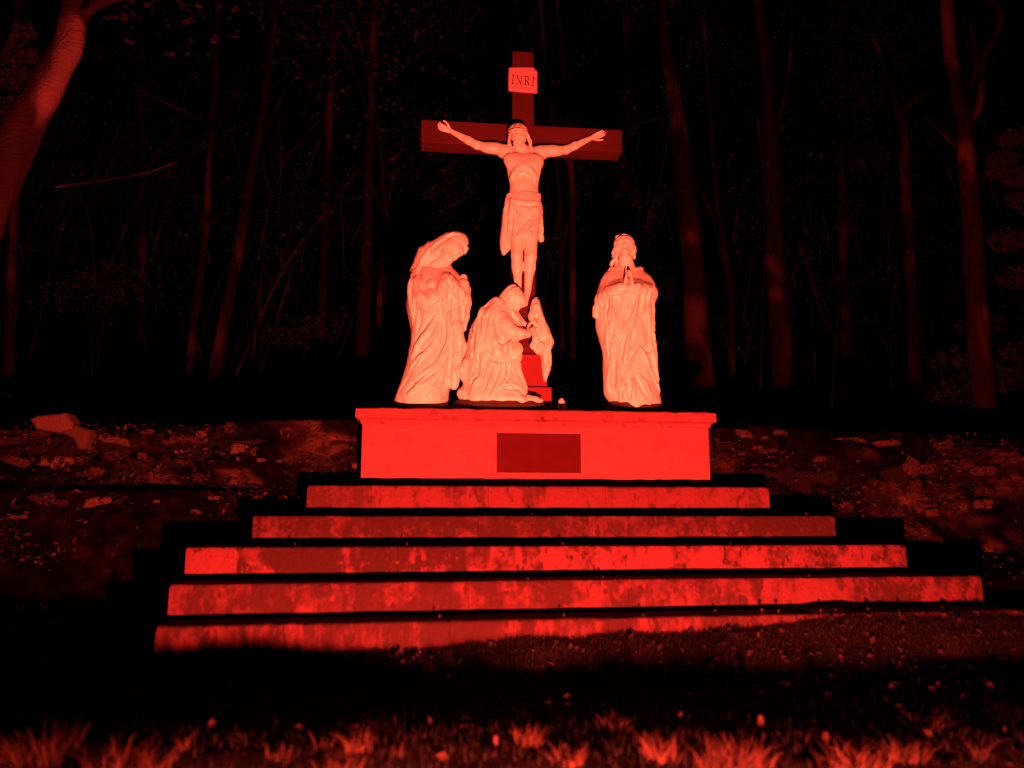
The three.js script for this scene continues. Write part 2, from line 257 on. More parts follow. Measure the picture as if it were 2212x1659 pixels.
      const dy = Math.max(y - y1, y0 - y); return dy > 0 ? Math.hypot(Math.max(d, 0), dy) + (d < 0 ? 0 : 0) : Math.max(d, dy);
    };
    let xl = 9, xr = -9, zl = 9, zr = -9; for (const q of T) { xl = Math.min(xl, q[0] - q[1]); xr = Math.max(xr, q[0] + q[1]); zl = Math.min(zl, q[3] - q[2]); zr = Math.max(zr, q[3] + q[2]); }
    return this.add(f, [xl, y0, zl], [xr, y1, zr], k);
  }
  front(x, y) { // z of the foremost surface at world x, y
    const { n, min, cell, v } = this, i = Math.round((x - min[0]) / cell), j = Math.round((y - min[1]) / cell);
    if (i < 0 || j < 0 || i >= n[0] || j >= n[1]) return null;
    for (let k = n[2] - 2; k > 0; k--) { const a = v[(k * n[1] + j) * n[0] + i]; if (a < 0) { const b = v[((k + 1) * n[1] + j) * n[0] + i]; return min[2] + (k + clamp(a / (a - b), 0, 1)) * cell; } }
    return null;
  }
  // folds laid on the front of what is there: lines of drawing points; sink > 0 buries the ridge, grooves are cut
  fold(lines, r, o = {}) {
    const { cut = false, k = 0.014, sink = 0.35, taper = 0.35 } = o, all = [];
    for (const L of lines) {
      const c = new THREE.CatmullRomCurve3(L.map(([x, y]) => V(x, y, 0)), false, 'centripetal'), len = c.getLength(), n = Math.max(3, Math.ceil(len * this.m / 0.022)), q = [];
      for (let i = 0; i <= n; i++) { const t = i / n, e = c.getPoint(t), w = this.p(e.x, e.y); let z = this.front(w.x, w.y); if (z === null) continue; const f = Math.min(1, taper + 2.6 * Math.min(t, 1 - t)); q.push([w.x, w.y, z, r * this.m * f]); }
      for (let pass = 0; pass < 2; pass++) for (let i = 1; i + 1 < q.length; i++) q[i][2] = (q[i - 1][2] + 2 * q[i][2] + q[i + 1][2]) / 4;
      all.push(q);
    }
    for (const q of all) for (let i = 0; i + 1 < q.length; i++) { const [a, b] = [q[i], q[i + 1]]; if (Math.abs(a[2] - b[2]) > 0.09) continue; const s = cut ? 0.0 : -sink + 0.12, wd = cut ? 1.55 : 1; this.capW(V(a[0], a[1], a[2] + s * a[3]), V(b[0], b[1], b[2] + s * b[3]), a[3] * wd, b[3] * wd, k, cut); }
    return this;
  }
  rough(amp, freq, sd = 1) { const { n, min, cell, v } = this; for (let k = 0, o = 0; k < n[2]; k++) for (let j = 0; j < n[1]; j++) for (let i = 0; i < n[0]; i++, o++) if (Math.abs(v[o]) < 0.05) v[o] += amp * (fbm((min[0] + i * cell) * freq, (min[1] + j * cell) * freq, (min[2] + k * cell) * freq + sd, 2) - 0.5); return this; }
  ripple(amp, fx, fy, slant = 0, sd = 0) { const { n, min, cell, v } = this; for (let k = 0, o = 0; k < n[2]; k++) for (let j = 0; j < n[1]; j++) for (let i = 0; i < n[0]; i++, o++) if (Math.abs(v[o]) < 0.04) { const x = min[0] + i * cell, y = min[1] + j * cell, z = min[2] + k * cell, q = fbm((x + slant * y + 0.5 * z) * fx, y * fy, z * fx * 0.4 + sd, 2); v[o] += amp * (Math.abs(q - 0.5) * 4 - 0.45); } return this; }
  geo() {
    const { n, min, cell, v } = this, [nx, ny, nz] = n, id = new Int32Array(nx * ny * nz).fill(-1), pos = [], idx = [], S = [1, nx, nx * ny];
    const C = []; for (let i = 0; i < 8; i++) C.push([i & 1, (i >> 1) & 1, i >> 2]);
    const E = []; for (let i = 0; i < 8; i++) for (let b = 1; b < 8; b <<= 1) if (!(i & b)) E.push([i, i | b]);
    for (let k = 0; k < nz - 1; k++) for (let j = 0; j < ny - 1; j++) for (let i = 0, o = (k * ny + j) * nx; i < nx - 1; i++, o++) {
      const g = []; let m = 0; for (let c = 0; c < 8; c++) { g[c] = v[o + C[c][0] + C[c][1] * nx + C[c][2] * nx * ny]; if (g[c] < 0) m |= 1 << c; }
      if (m === 0 || m === 255) continue;
      let x = 0, y = 0, z = 0, q = 0;
      for (const [a, b] of E) if ((g[a] < 0) !== (g[b] < 0)) { const t = g[a] / (g[a] - g[b]); x += lerp(C[a][0], C[b][0], t); y += lerp(C[a][1], C[b][1], t); z += lerp(C[a][2], C[b][2], t); q++; }
      id[o] = pos.length / 3; pos.push(min[0] + (i + x / q) * cell, min[1] + (j + y / q) * cell, min[2] + (k + z / q) * cell);
    }
    for (let k = 1; k < nz - 1; k++) for (let j = 1; j < ny - 1; j++) for (let i = 1, o = (k * ny + j) * nx + 1; i < nx - 1; i++, o++) for (let a = 0; a < 3; a++) {
      const s = v[o] < 0, t = v[o + S[a]] < 0; if (s === t) continue;
      const u = S[(a + 1) % 3], w = S[(a + 2) % 3], q = [id[o], id[o - u], id[o - u - w], id[o - w]]; if (q.some((e) => e < 0)) continue;
      s ? idx.push(q[0], q[1], q[2], q[0], q[2], q[3]) : idx.push(q[0], q[2], q[1], q[0], q[3], q[2]);
    }
    const g = new THREE.BufferGeometry(); g.setAttribute('position', new THREE.Float32BufferAttribute(pos, 3)); g.setIndex(idx); g.computeVertexNormals();
    return skewUV(g, 0.9);
  }
}
// a hand: palm with four fingers and a thumb, each finger a short bent chain; frame: wrist w, direction d, palm normal n (world metres)
function hand(S, w, d, n, side, size = 0.19, curl = 0.35, spread = 0.12, k = 0.006) {
  d = d.clone().normalize(); n = n.clone().addScaledVector(d, -n.dot(d)).normalize(); const s = V().crossVectors(d, n).multiplyScalar(side), L = size;
  const at = (a, b, c) => w.clone().addScaledVector(d, a * L).addScaledVector(s, b * L).addScaledVector(n, c * L);
  for (const b of [-0.13, -0.04, 0.05, 0.13]) S.capW(at(0.03, b * 0.6, 0), at(0.47, b * 1.15, 0), 0.068 * L, 0.06 * L, 0.015);
  [[-0.155, 0.34], [-0.05, 0.44], [0.055, 0.48], [0.155, 0.43]].forEach(([b, len], i) => {
    let p = at(0.46, b, 0), ang = curl * (0.3 + 0.1 * i); const lat = b * spread * 6;
    [0.45, 0.32, 0.26].forEach((f, j) => { const q = p.clone().addScaledVector(d, Math.cos(ang) * f * len * L).addScaledVector(n, Math.sin(ang) * f * len * L).addScaledVector(s, lat * f * len * L); S.capW(p, q, (0.046 - 0.005 * j) * L, (0.042 - 0.005 * j) * L, k); p = q; ang += curl; });
  });
  const t0 = at(0.12, 0.15, 0.03), t1 = at(0.3, 0.3, 0.09), t2 = at(0.46, 0.36, 0.12), t3 = at(0.58, 0.37, 0.15);
  S.capW(t0, t1, 0.07 * L, 0.055 * L, 0.012); S.capW(t1, t2, 0.052 * L, 0.046 * L, k); S.capW(t2, t3, 0.046 * L, 0.038 * L, k);
}
// features of a face on a head: eye sockets, nose, brow, mouth; c centre of the face, u up, f facing (world), h head height in metres
function face(S, c, u, f, h, beard = 0) {
  f = f.clone().normalize(); u = u.clone().addScaledVector(f, -u.dot(f)).normalize(); const r = V().crossVectors(u, f), at = (a, b, e) => c.clone().addScaledVector(r, a * h).addScaledVector(u, b * h).addScaledVector(f, e * h);
  S.capW(at(0, 0.02, 0.02), at(0, -0.3, 0.1), 0.34 * h, 0.2 * h, 0.03);                  // face mass down to the chin
  for (const s of [-1, 1]) S.capW(at(s * 0.14, 0.02, 0.375), at(s * 0.15, 0.02, 0.36), 0.062 * h, 0.055 * h, 0.012, true);
  for (const s of [-1, 1]) { S.capW(at(s * 0.14, 0.0, 0.315), at(s * 0.15, 0.0, 0.31), 0.05 * h, 0.048 * h, 0.004); S.capW(at(s * 0.04, 0.075, 0.36), at(s * 0.2, 0.07, 0.3), 0.03 * h, 0.025 * h, 0.012); S.capW(at(s * 0.3, -0.02, 0.02), at(s * 0.31, -0.12, 0.0), 0.05 * h, 0.035 * h, 0.008); }
  S.capW(at(0, 0.05, 0.35), at(0, -0.11, 0.42), 0.03 * h, 0.045 * h, 0.01); S.capW(at(-0.03, -0.125, 0.38), at(0.03, -0.125, 0.38), 0.035 * h, 0.035 * h, 0.008);
  S.capW(at(-0.075, -0.21, 0.335), at(0.075, -0.21, 0.335), 0.014 * h, 0.014 * h, 0.006, true); S.capW(at(-0.05, -0.245, 0.325), at(0.05, -0.245, 0.325), 0.026 * h, 0.026 * h, 0.01);
  S.capW(at(-0.05, -0.18, 0.335), at(0.05, -0.18, 0.335), 0.022 * h, 0.022 * h, 0.01);
  S.capW(at(0, -0.36, 0.26), at(0, -0.37, 0.24), 0.08 * h, 0.07 * h, 0.02);
  if (beard) for (let i = 0; i < 9; i++) { const a = (i - 4) / 4; S.capW(at(a * 0.22, -0.28, 0.2 - 0.12 * Math.abs(a)), at(a * 0.1 + 0.02 * Math.sin(i * 5), -0.42 - beard * (1 - 0.5 * Math.abs(a)), 0.22), 0.065 * h, 0.03 * h, 0.012); }
}
const DOWN = (x, y, z) => V(x, y, z).normalize();
// wavy locks of hair between two drawing points
function locks(S, list, r, amp, k = 0.006) { for (const L of list) { const pts = []; const c = new THREE.CatmullRomCurve3(L.map(([x, y, z]) => V(x, y, z)), false, 'centripetal'), n = Math.max(4, Math.round(c.getLength() / (r * 1.6))); for (let i = 0; i <= n; i++) { const q = c.getPoint(i / n); pts.push([q.x + amp * Math.sin(i * 1.9 + L[0][0]), q.y, q.z + amp * Math.cos(i * 2.3 + L[0][1])]); } S.chain(pts, [r, r * 0.7], k); } }

// ------------------------------------------------------------------ cross on its stepped stone foot
{
  const zf = -0.62, root = thing('wooden_cross', 'tall dark red-brown cross behind the crucified figure, on a stepped stone foot', 'cross', [0, 0, 0]);
  const grain = (g, along) => uvBy(g, (x, y, z) => along ? [(y + z) * 0.9, x * 0.9] : [(x + z) * 0.9, y * 0.9]);
  const t = U(1107, 110, zf), t2 = U(1152, 110, zf), b = U(1101.5, 600, zf), b2 = U(1153, 600, zf), yb = 2.75;
  // post, a little slimmer at the top
  const post = slab(-0.5, 0.5, -0.5, 0.5, -0.5, 0.5, 0.02), pp = post.attributes.position, cx = (t.x + t2.x) / 2, w1 = t2.x - t.x, w0 = b2.x - b.x;
  for (let i = 0; i < pp.count; i++) { const k = pp.getY(i) + 0.5, w = lerp(w0, w1, k); pp.setXYZ(i, cx + pp.getX(i) * w, lerp(yb, t.y, k), zf - 0.12 + pp.getZ(i) * 0.24); }
  post.computeVertexNormals(); mesh('post', grain(post, false), M.wood, root);
  const al = U(910, 258, zf), ar = U(1343.5, 280, zf), ab = U(908, 307, zf);
  mesh('crossbeam', grain(slab(al.x, ar.x, ab.y, al.y, zf - 0.242, zf + 0.003, 0.012), true), M.wood, root);
  const q1 = U(1182, 800, -0.54), q2 = U(1192, 850, -0.47), cc = (b.x + b2.x) / 2;
  const f = new THREE.Group(); f.name = 'stone_foot'; root.add(f);
  mesh('upper_block', skewUV(slab(2 * cc - q1.x, q1.x, 2.38, U(1140, 765, -0.54).y, -0.96, -0.54, 0.012)), M.crossStone, f);
  mesh('lower_block', skewUV(slab(2 * cc - q2.x, q2.x, PTOP - 0.01, U(1180, 836, -0.47).y, -1.02, -0.47, 0.012)), M.crossStone, f);
  // title board with cut letters
  const font = await new FontLoader().loadAsync('fonts/droid/droid_serif_regular.typeface.json');
  const ti = thing('title_board', 'pale carved stone board lettered INRI fixed near the top of the cross', 'sign', [0, 0, 0]);
  const C = [[1099.5, 147], [1106, 145], [1151, 145.2], [1154.5, 150.5], [1160.8, 154.5], [1160.6, 172], [1161, 194], [1157.5, 197.3], [1130, 196], [1104, 192.8], [1099, 189.5], [1098.6, 168]].map(([x, y]) => U(x, y, zf + 0.04));
  const sh = new THREE.Shape(new THREE.SplineCurve([...C, C[0]].map((v) => new THREE.Vector2(v.x, v.y))).getPoints(90));
  const g = new THREE.ExtrudeGeometry(sh, { depth: 0.03, bevelEnabled: true, bevelThickness: 0.012, bevelSize: 0.008, bevelOffset: -0.008, bevelSegments: 3 }); g.translate(0, 0, zf - 0.004);
  mesh('board', skewUV(g), M.boardStone, ti);
  'INRI'.split('').forEach((ch, i) => {
    const a = U([1103.5, 1112.6, 1131.0, 1147.2][i], [181.5, 182.5, 183.5, 185.5][i], zf + 0.036);
    const l = new TextGeometry(ch, { font, size: 0.116, depth: 0.008, curveSegments: 5 }); l.scale(0.7, 1, 1); l.rotateZ(-0.06); l.translate(a.x, a.y, zf + 0.033);
    mesh('letter', l, M.letter, ti);
  });
}

// ------------------------------------------------------------------ statue of the standing woman with bowed, veiled head
const add = (root, name, geos, mat = M.marble) => mesh(name, Array.isArray(geos) ? mergeGeometries(geos) : geos, mat, root);
{
  const root = thing('woman_statue', 'pale statue of a standing veiled woman, head bowed to the right, left on the plinth', 'statue', [0, 0, 0]);
  const mkS = (cell, lo, hi, a = -0.36, b = 0.36) => new Sculpt(0.2452, 831.7, 477.8, -0.45, cell, lo, hi, a, b);
  const R = mkS(0.0075, [40, 300], [780, 1720]);
  R.loft([[340, 300, 560, 70, -25], [400, 246, 600, 86, -32], [450, 226, 640, 106, -14], [520, 206, 690, 136, 0], [600, 197, 718, 160, 12], [700, 194, 734, 165, 10], [800, 204, 728, 165, 5], [900, 224, 704, 160, 3], [960, 232, 692, 160, 3], [1050, 224, 690, 165, 5], [1150, 210, 680, 170, 8], [1230, 196, 655, 175, 8], [1320, 172, 610, 180, 8], [1430, 135, 580, 185, 8], [1500, 108, 566, 188, 8], [1570, 84, 560, 190, 8], [1690, 78, 556, 190, 8]], 0.02);
  R.chain([[625, 940, 90], [632, 1050, 100], [622, 1200, 105], [612, 1330, 105], [606, 1445, 102]], [64, 42], 0.03, false, 0.8);
  R.chain([[655, 1000, 40], [690, 1100, 40], [668, 1220, 40], [650, 1300, 50]], [34, 26], 0.03);
  R.chain([[300, 560, 90], [320, 690, 150], [380, 735, 175], [480, 640, 185], [520, 570, 190]], [74, 50], 0.04);
  R.chain([[330, 700, 130], [400, 770, 165], [455, 740, 170]], [40, 30], 0.03);
  R.chain([[690, 560, 60], [705, 690, 80], [650, 640, 150], [590, 575, 180]], [52, 44], 0.03);
  R.chain([[480, 570, 140], [545, 520, 135], [605, 565, 140]], [44, 44], 0.08);
  R.fold([[[545, 800], [552, 900], [558, 1000], [530, 1130], [450, 1280], [300, 1430], [180, 1545]], [[440, 870], [380, 1000], [300, 1100], [240, 1230]], [[470, 930], [420, 1080], [340, 1200], [240, 1330], [150, 1480]], [[500, 1250], [420, 1390], [290, 1480], [200, 1560]], [[540, 1250], [480, 1420], [400, 1560]], [[560, 1380], [520, 1500], [470, 1590]], [[480, 600], [470, 700], [480, 800], [500, 880]], [[400, 560], [385, 640], [420, 720]], [[240, 480], [225, 640], [238, 780], [262, 900]]], 22, { sink: 0.15 });
  R.fold([[[320, 370], [298, 470], [303, 560], [330, 650], [345, 700]], [[335, 745], [375, 795], [440, 770], [470, 720]], [[430, 850], [355, 960], [300, 1040], [262, 1090]], [[515, 870], [522, 1000], [500, 1120], [448, 1230], [400, 1340]], [[420, 1060], [370, 1130], [310, 1190], [250, 1215]], [[310, 1230], [225, 1340], [135, 1500]], [[410, 1340], [285, 1430], [180, 1530]], [[565, 1150], [475, 1320], [385, 1400], [300, 1470]], [[250, 690], [265, 800], [252, 910]], [[640, 670], [668, 750], [680, 850], [692, 940]], [[590, 960], [572, 1180], [566, 1400]], [[648, 1000], [642, 1180], [632, 1390]], [[480, 1460], [420, 1550]], [[548, 1420], [500, 1560]], [[560, 700], [545, 800], [525, 860]], [[600, 700], [598, 830], [585, 950]], [[430, 600], [440, 680], [470, 760]], [[300, 820], [305, 920], [280, 1020]]], 12, { cut: true });
  R.fold([[[565, 600], [580, 630], [568, 655]], [[655, 655], [668, 720]]], 15, { cut: true });
  R.ripple(0.007, 10, 1.3, 0.4); R.rough(0.004, 24);
  add(root, 'robe', R.geo());
  const B = mkS(0.0055, [360, 160], [740, 640], -0.2, 0.36);
  B.ell([600, 232, 15], [100, 92, 95], -30, 0.02); B.cap([560, 300, 15], [450, 400, 0], 66, 84, 0.04);
  face(B, B.p(628, 262, 50), V(0.62, 0.72, 0.1), V(0.56, -0.42, 0.7), 0.235);
  { const w = B.p(505, 575, 195), w2 = B.p(590, 580, 185); hand(B, w, V(0.35, 0.75, 0.15), V(0.75, -0.1, -0.5), 1, 0.185, 0.45); hand(B, w2, V(-0.25, 0.8, 0.15), V(-0.7, -0.1, -0.4), -1, 0.185, 0.45); }
  add(root, 'body', B.geo());
  const H = mkS(0.0065, [150, 40], [790, 1200], -0.36, 0.24);
  H.ell([612, 205, -22], [128, 104, 118], -32, 0.02); H.cap([560, 215, -30], [400, 320, -45], 116, 112, 0.05); H.cap([400, 320, -45], [345, 410, -75], 112, 100, 0.1);
  H.loft([[330, 300, 500, 90, -70], [400, 232, 560, 110, -65], [450, 212, 585, 125, -62], [500, 196, 600, 135, -60], [620, 188, 640, 140, -55], [720, 186, 690, 140, -50], [850, 206, 690, 138, -50], [960, 224, 670, 130, -50], [1080, 222, 640, 110, -60], [1160, 230, 600, 60, -70]], 0.06);
  H.ell([600, 275, 100], [118, 68, 110], 28, 0.02, true);
  H.chain([[425, 320, 62], [455, 262, 78], [510, 215, 84], [580, 188, 84], [645, 180, 76], [695, 200, 62], [716, 240, 40], [700, 275, 20]], [15, 15], 0.02);
  H.chain([[690, 500, 20], [722, 600, 20], [728, 720, 20], [712, 850, 10], [690, 950, 0]], [34, 24], 0.03);
  H.fold([[[600, 120], [500, 185], [400, 265], [330, 350], [270, 450]], [[350, 330], [290, 430], [255, 560], [245, 700]], [[270, 480], [225, 620], [222, 760], [240, 900]]], 15, { sink: 0.3 });
  H.fold([[[660, 150], [560, 160], [470, 220], [400, 290]]], 9, { cut: true });
  H.ripple(0.008, 8, 2, 0.6, 5); H.rough(0.004, 20);
  add(root, 'veil', H.geo());
  add(root, 'base', skewUV(slab(B.p(100, 1600).x, B.p(580, 1600).x, PTOP - 0.01, PTOP + 0.07, -0.72, -0.22, 0.03)), M.shadedStone);
}

// ------------------------------------------------------------------ statue of the standing man with joined hands
{
  const root = thing('standing_man_statue', 'pale statue of a standing curly-haired man praying, right on the plinth', 'statue', [0, 0, 0]);
  const mkS = (cell, lo, hi, a = -0.36, b = 0.38) => new Sculpt(0.24547, 1256.4, 486.6, -0.45, cell, lo, hi, a, b);
  const R = mkS(0.0075, [60, 320], [740, 1720]);
  R.loft([[345, 300, 480, 60, -50], [375, 252, 545, 70, -52], [420, 212, 590, 84, -30], [500, 172, 628, 108, 4], [570, 152, 650, 142, 8], [610, 144, 652, 156, 14], [650, 134, 650, 160, 15], [720, 122, 638, 158, 10], [780, 118, 626, 155, 8], [820, 122, 624, 152, 8], [900, 122, 638, 152, 5], [1000, 152, 650, 156, 5], [1120, 184, 660, 160, 5], [1290, 186, 668, 168, 5], [1400, 190, 674, 176, 5], [1490, 196, 682, 182, 5], [1560, 240, 692, 186, 5], [1700, 245, 694, 186, 5]], 0.02);
  // sleeves and forearms
  R.chain([[236, 505, -20], [186, 660, 45]], [60, 60], 0.05); R.chain([[186, 660, 45], [250, 610, 130], [325, 562, 180], [372, 552, 205]], [64, 40], 0.03);
  R.chain([[566, 500, -20], [602, 600, 45]], [56, 58], 0.05); R.chain([[602, 600, 45], [560, 585, 130], [490, 562, 180], [448, 552, 205]], [60, 40], 0.03);
  R.chain([[130, 730, 30], [122, 790, 30]], [34, 28], 0.03); R.chain([[280, 640, 110], [270, 800, 110], [262, 960, 100]], [60, 30], 0.05); R.chain([[540, 620, 110], [560, 760, 100], [575, 900, 90]], [60, 34], 0.05);
  R.chain([[330, 620, 150], [300, 760, 140], [280, 900, 125], [320, 960, 125]], [36, 26], 0.03); R.chain([[480, 600, 150], [430, 740, 148], [370, 880, 140], [335, 950, 135]], [30, 22], 0.03);
  R.chain([[255, 385, -30], [310, 392, 0], [360, 398, 14], [410, 402, 18], [470, 398, 14], [515, 390, -10], [535, 380, -40]], [14, 14], 0.04); R.chain([[250, 570, 90], [330, 555, 110], [410, 550, 112], [490, 555, 110], [560, 570, 90]], [46, 46], 0.08);
  R.fold([[[225, 700], [215, 850], [205, 1000], [215, 1150]], [[255, 720], [255, 900], [245, 1080], [240, 1250]], [[505, 620], [520, 760], [545, 900], [560, 1050], [600, 1200], [650, 1400]], [[575, 600], [590, 750], [600, 900], [625, 1100]], [[470, 1100], [400, 1250], [330, 1400], [290, 1500]], [[470, 1110], [540, 1220], [600, 1340], [655, 1480]], [[380, 950], [360, 1100], [330, 1250], [300, 1400]], [[460, 1350], [520, 1450], [560, 1560]], [[400, 1380], [400, 1460], [410, 1570]], [[350, 1420], [340, 1560]], [[225, 1250], [215, 1400], [225, 1490]], [[280, 1230], [290, 1380], [275, 1480]], [[440, 640], [420, 800], [395, 950]]], 21, { sink: 0.15 });
  R.fold([[[438, 590], [400, 740], [352, 870], [325, 945]], [[240, 690], [236, 880], [230, 1060]], [[200, 720], [188, 860], [196, 1000]], [[280, 700], [272, 880], [268, 1000]], [[545, 620], [532, 760], [548, 950], [552, 1080]], [[602, 560], [592, 700], [610, 860]], [[300, 1210], [312, 1300], [305, 1400]], [[470, 1150], [395, 1290], [315, 1440]], [[545, 1200], [620, 1340], [678, 1480]], [[378, 1390], [374, 1560]], [[430, 1360], [500, 1480], [545, 1560]], [[345, 1000], [320, 1110], [298, 1230]], [[620, 900], [640, 1100], [650, 1280]], [[160, 640], [185, 680], [240, 680]], [[150, 720], [175, 745]], [[490, 620], [480, 750], [470, 850]], [[420, 980], [400, 1120]], [[250, 1260], [245, 1440]]], 12, { cut: true });
  R.fold([[[505, 1105], [545, 1125], [570, 1120]]], 17, { cut: true });
  R.ripple(0.008, 10, 1.2, 0.05, 7); R.rough(0.004, 24, 5);
  add(root, 'robe', R.geo());
  const B = mkS(0.005, [230, 60], [600, 620], -0.24, 0.42);
  B.ell([374, 185, 5], [86, 92, 92], 0, 0.02); B.cap([385, 290, 5], [400, 400, -35], 58, 76, 0.04);
  face(B, B.p(380, 205, 36), V(0.06, 0.88, -0.42), V(-0.36, 0.42, 0.86), 0.235);
  hand(B, B.p(374, 535, 222), V(0.17, 0.97, 0.04), V(0.9, -0.1, 0.05), 1, 0.185, 0.05, 0.02); hand(B, B.p(446, 535, 222), V(-0.17, 0.97, 0.04), V(-0.9, -0.1, 0.05), -1, 0.185, 0.05, 0.02);
  add(root, 'body', B.geo());
  const H = mkS(0.005, [225, 60], [560, 440], -0.2, 0.24);
  H.ell([374, 165, -22], [90, 84, 92], 0, 0.02);
  locks(H, [[[330, 130, 40], [300, 180, 40], [288, 240, 35], [285, 300, 30], [262, 345, 20]], [[312, 140, 20], [292, 220, 10], [285, 290, 0], [270, 350, 0]], [[320, 190, 60], [305, 250, 55], [310, 310, 45], [300, 350, 40]], [[430, 135, 40], [456, 185, 35], [462, 235, 20], [466, 285, 0]], [[436, 150, 50], [450, 200, 45], [455, 250, 30]]], 19, 7);
  locks(H, [[[315, 130, 45], [345, 112, 62], [375, 108, 68], [410, 116, 62], [440, 140, 45]], [[320, 108, 10], [355, 92, 20], [395, 94, 20], [432, 118, 10]], [[330, 150, 66], [365, 128, 80], [405, 132, 78], [435, 155, 62]]], 21, 8);
  add(root, 'hair', H.geo());
  const Q = mkS(0.009, [60, 1440], [820, 1750]); Q.loft([[1560, 235, 690, 170], [1620, 215, 730, 195], [1700, 190, 760, 210]], 0.02); Q.rough(0.03, 9, 4); add(root, 'base', Q.geo(), M.shadedStone);
}

// ------------------------------------------------------------------ statue of the kneeling figure at the foot of the cross
{
  const root = thing('kneeling_statue', 'pale statue of a kneeling cloaked figure bowing towards the foot of the cross', 'statue', [0, 0, 0]);
  const mkS = (cell, lo, hi, a = -0.34, b = 0.4) => new Sculpt(0.17062, 973.3, 601.7, -0.36, cell, lo, hi, a, b);
  const R = mkS(0.007, [20, 200], [1200, 1720]);
  R.loft([[245, 520, 690, 80, -30], [300, 480, 760, 130, -20], [400, 372, 800, 180, -5], [480, 338, 820, 205, 5], [540, 300, 838, 220, 10], [620, 262, 845, 225, 12], [700, 236, 846, 225, 10], [780, 222, 850, 225, 8], [870, 212, 850, 228, 5], [960, 196, 872, 235, 5], [1030, 188, 864, 240, 5], [1100, 178, 868, 245, 5], [1180, 176, 878, 250, 5], [1260, 175, 900, 255, 5], [1360, 150, 945, 262, 5], [1440, 110, 975, 270, 5], [1520, 120, 990, 275, 5], [1700, 120, 995, 275, 5]], 0.02);
  // gathered cloak from the shoulder down to the drooping sleeve, the knee, trailing hem
  R.chain([[580, 330, 120], [530, 480, 190], [540, 640, 225], [560, 800, 240], [590, 930, 245], [630, 1020, 240]], [95, 46], 0.06);
  R.chain([[430, 480, 150], [400, 700, 200], [400, 860, 215], [450, 990, 235], [540, 1060, 250], [640, 1065, 240]], [80, 40], 0.06);
  R.chain([[700, 760, 190], [780, 900, 200], [800, 960, 210], [790, 1060, 215]], [80, 70], 0.06); R.ell([800, 1000, 170], [85, 110, 90], 0, 0.05);
  R.chain([[660, 420, 90], [760, 440, 60], [815, 520, 60], [830, 640, 70], [800, 780, 120]], [60, 60], 0.06);
  R.chain([[200, 1050, 60], [150, 1150, 70], [175, 1240, 70], [225, 1320, 90]], [46, 40], 0.04);
  R.chain([[130, 1460, 110], [300, 1500, 190], [460, 1530, 240]], [46, 36], 0.08); R.chain([[540, 1530, 250], [620, 1510, 262], [700, 1525, 262], [800, 1515, 266], [900, 1535, 250], [985, 1535, 200]], [34, 30], 0.05); R.ell([640, 1450, 225], [70, 30, 60], -25, 0.04); R.ell([820, 1440, 225], [70, 30, 60], 25, 0.04);
  R.chain([[990, 1520, 180], [1080, 1535, 170], [1150, 1545, 160]], [42, 26], 0.03);
  R.fold([[[470, 350], [390, 440], [340, 560], [310, 700], [280, 860], [250, 1020]], [[420, 420], [370, 560], [350, 720], [330, 900], [310, 1100], [250, 1290]], [[520, 380], [470, 520], [440, 680], [440, 820], [480, 960]], [[560, 1100], [540, 1220], [500, 1340], [430, 1510]], [[620, 1110], [610, 1240], [560, 1380], [490, 1540]], [[690, 1080], [690, 1220], [660, 1340], [590, 1440]], [[760, 1100], [780, 1240], [840, 1380], [920, 1480]], [[830, 1070], [845, 1160], [890, 1280], [960, 1420]], [[730, 1180], [735, 1300], [720, 1400]], [[390, 1080], [360, 1220], [250, 1480]], [[600, 1430], [700, 1380], [800, 1400], [880, 1460]], [[720, 800], [730, 920], [720, 1040]], [[820, 860], [850, 930], [835, 1010]]], 32, { sink: 0.15 });
  R.fold([[[455, 1030], [510, 1085], [600, 1105], [680, 1085]], [[440, 400], [360, 540], [335, 700], [325, 850]], [[500, 420], [440, 560], [410, 700], [400, 850]], [[300, 620], [270, 780], [255, 930]], [[590, 1130], [560, 1260], [500, 1400], [450, 1490]], [[650, 1110], [640, 1260], [590, 1390]], [[720, 1090], [715, 1240], [680, 1370]], [[800, 1110], [810, 1220], [870, 1360], [945, 1470]], [[290, 1010], [280, 1150], [235, 1290]], [[340, 1080], [320, 1240], [250, 1370]], [[870, 1060], [845, 1075], [885, 1130]], [[640, 1430], [720, 1420], [790, 1450]], [[760, 760], [770, 850], [760, 940]], [[560, 520], [545, 640], [575, 760], [590, 860]], [[740, 470], [800, 540], [850, 610]]], 17, { cut: true });
  R.fold([[[585, 840], [620, 855], [665, 850]], [[600, 815], [640, 800]], [[690, 700], [700, 780], [690, 860]]], 30, { cut: true });
  R.ripple(0.009, 10, 1.8, 0.25, 3); R.rough(0.005, 24, 9);
  add(root, 'cloak', R.geo());
  const B = mkS(0.0055, [520, 60], [1120, 820], -0.2, 0.36);
  B.ell([795, 218, 70], [125, 112, 112], -20, 0.02); B.cap([770, 290, 60], [690, 410, 50], 92, 110, 0.04);
  face(B, B.p(862, 275, 75), V(0.62, 0.76, -0.02), V(0.72, -0.55, 0.32), 0.225);
  B.chain([[640, 500, 140], [700, 600, 200], [775, 672, 225]], [104, 82], 0.04); B.chain([[775, 672, 225], [880, 700, 200], [975, 700, 165]], [80, 50], 0.03);
  hand(B, B.p(965, 700, 165), V(0.75, 0.45, -0.25), V(-0.1, 0.25, -0.95), 1, 0.17, 0.5);
  B.chain([[800, 430, 20], [880, 560, -40], [970, 620, -80]], [62, 46], 0.03); hand(B, B.p(965, 615, -80), V(0.8, 0.4, 0.2), V(0.1, -0.2, 0.9), 1, 0.17, 0.5);
  add(root, 'body', B.geo());
  const H = mkS(0.0055, [500, 60], [980, 480], -0.16, 0.3);
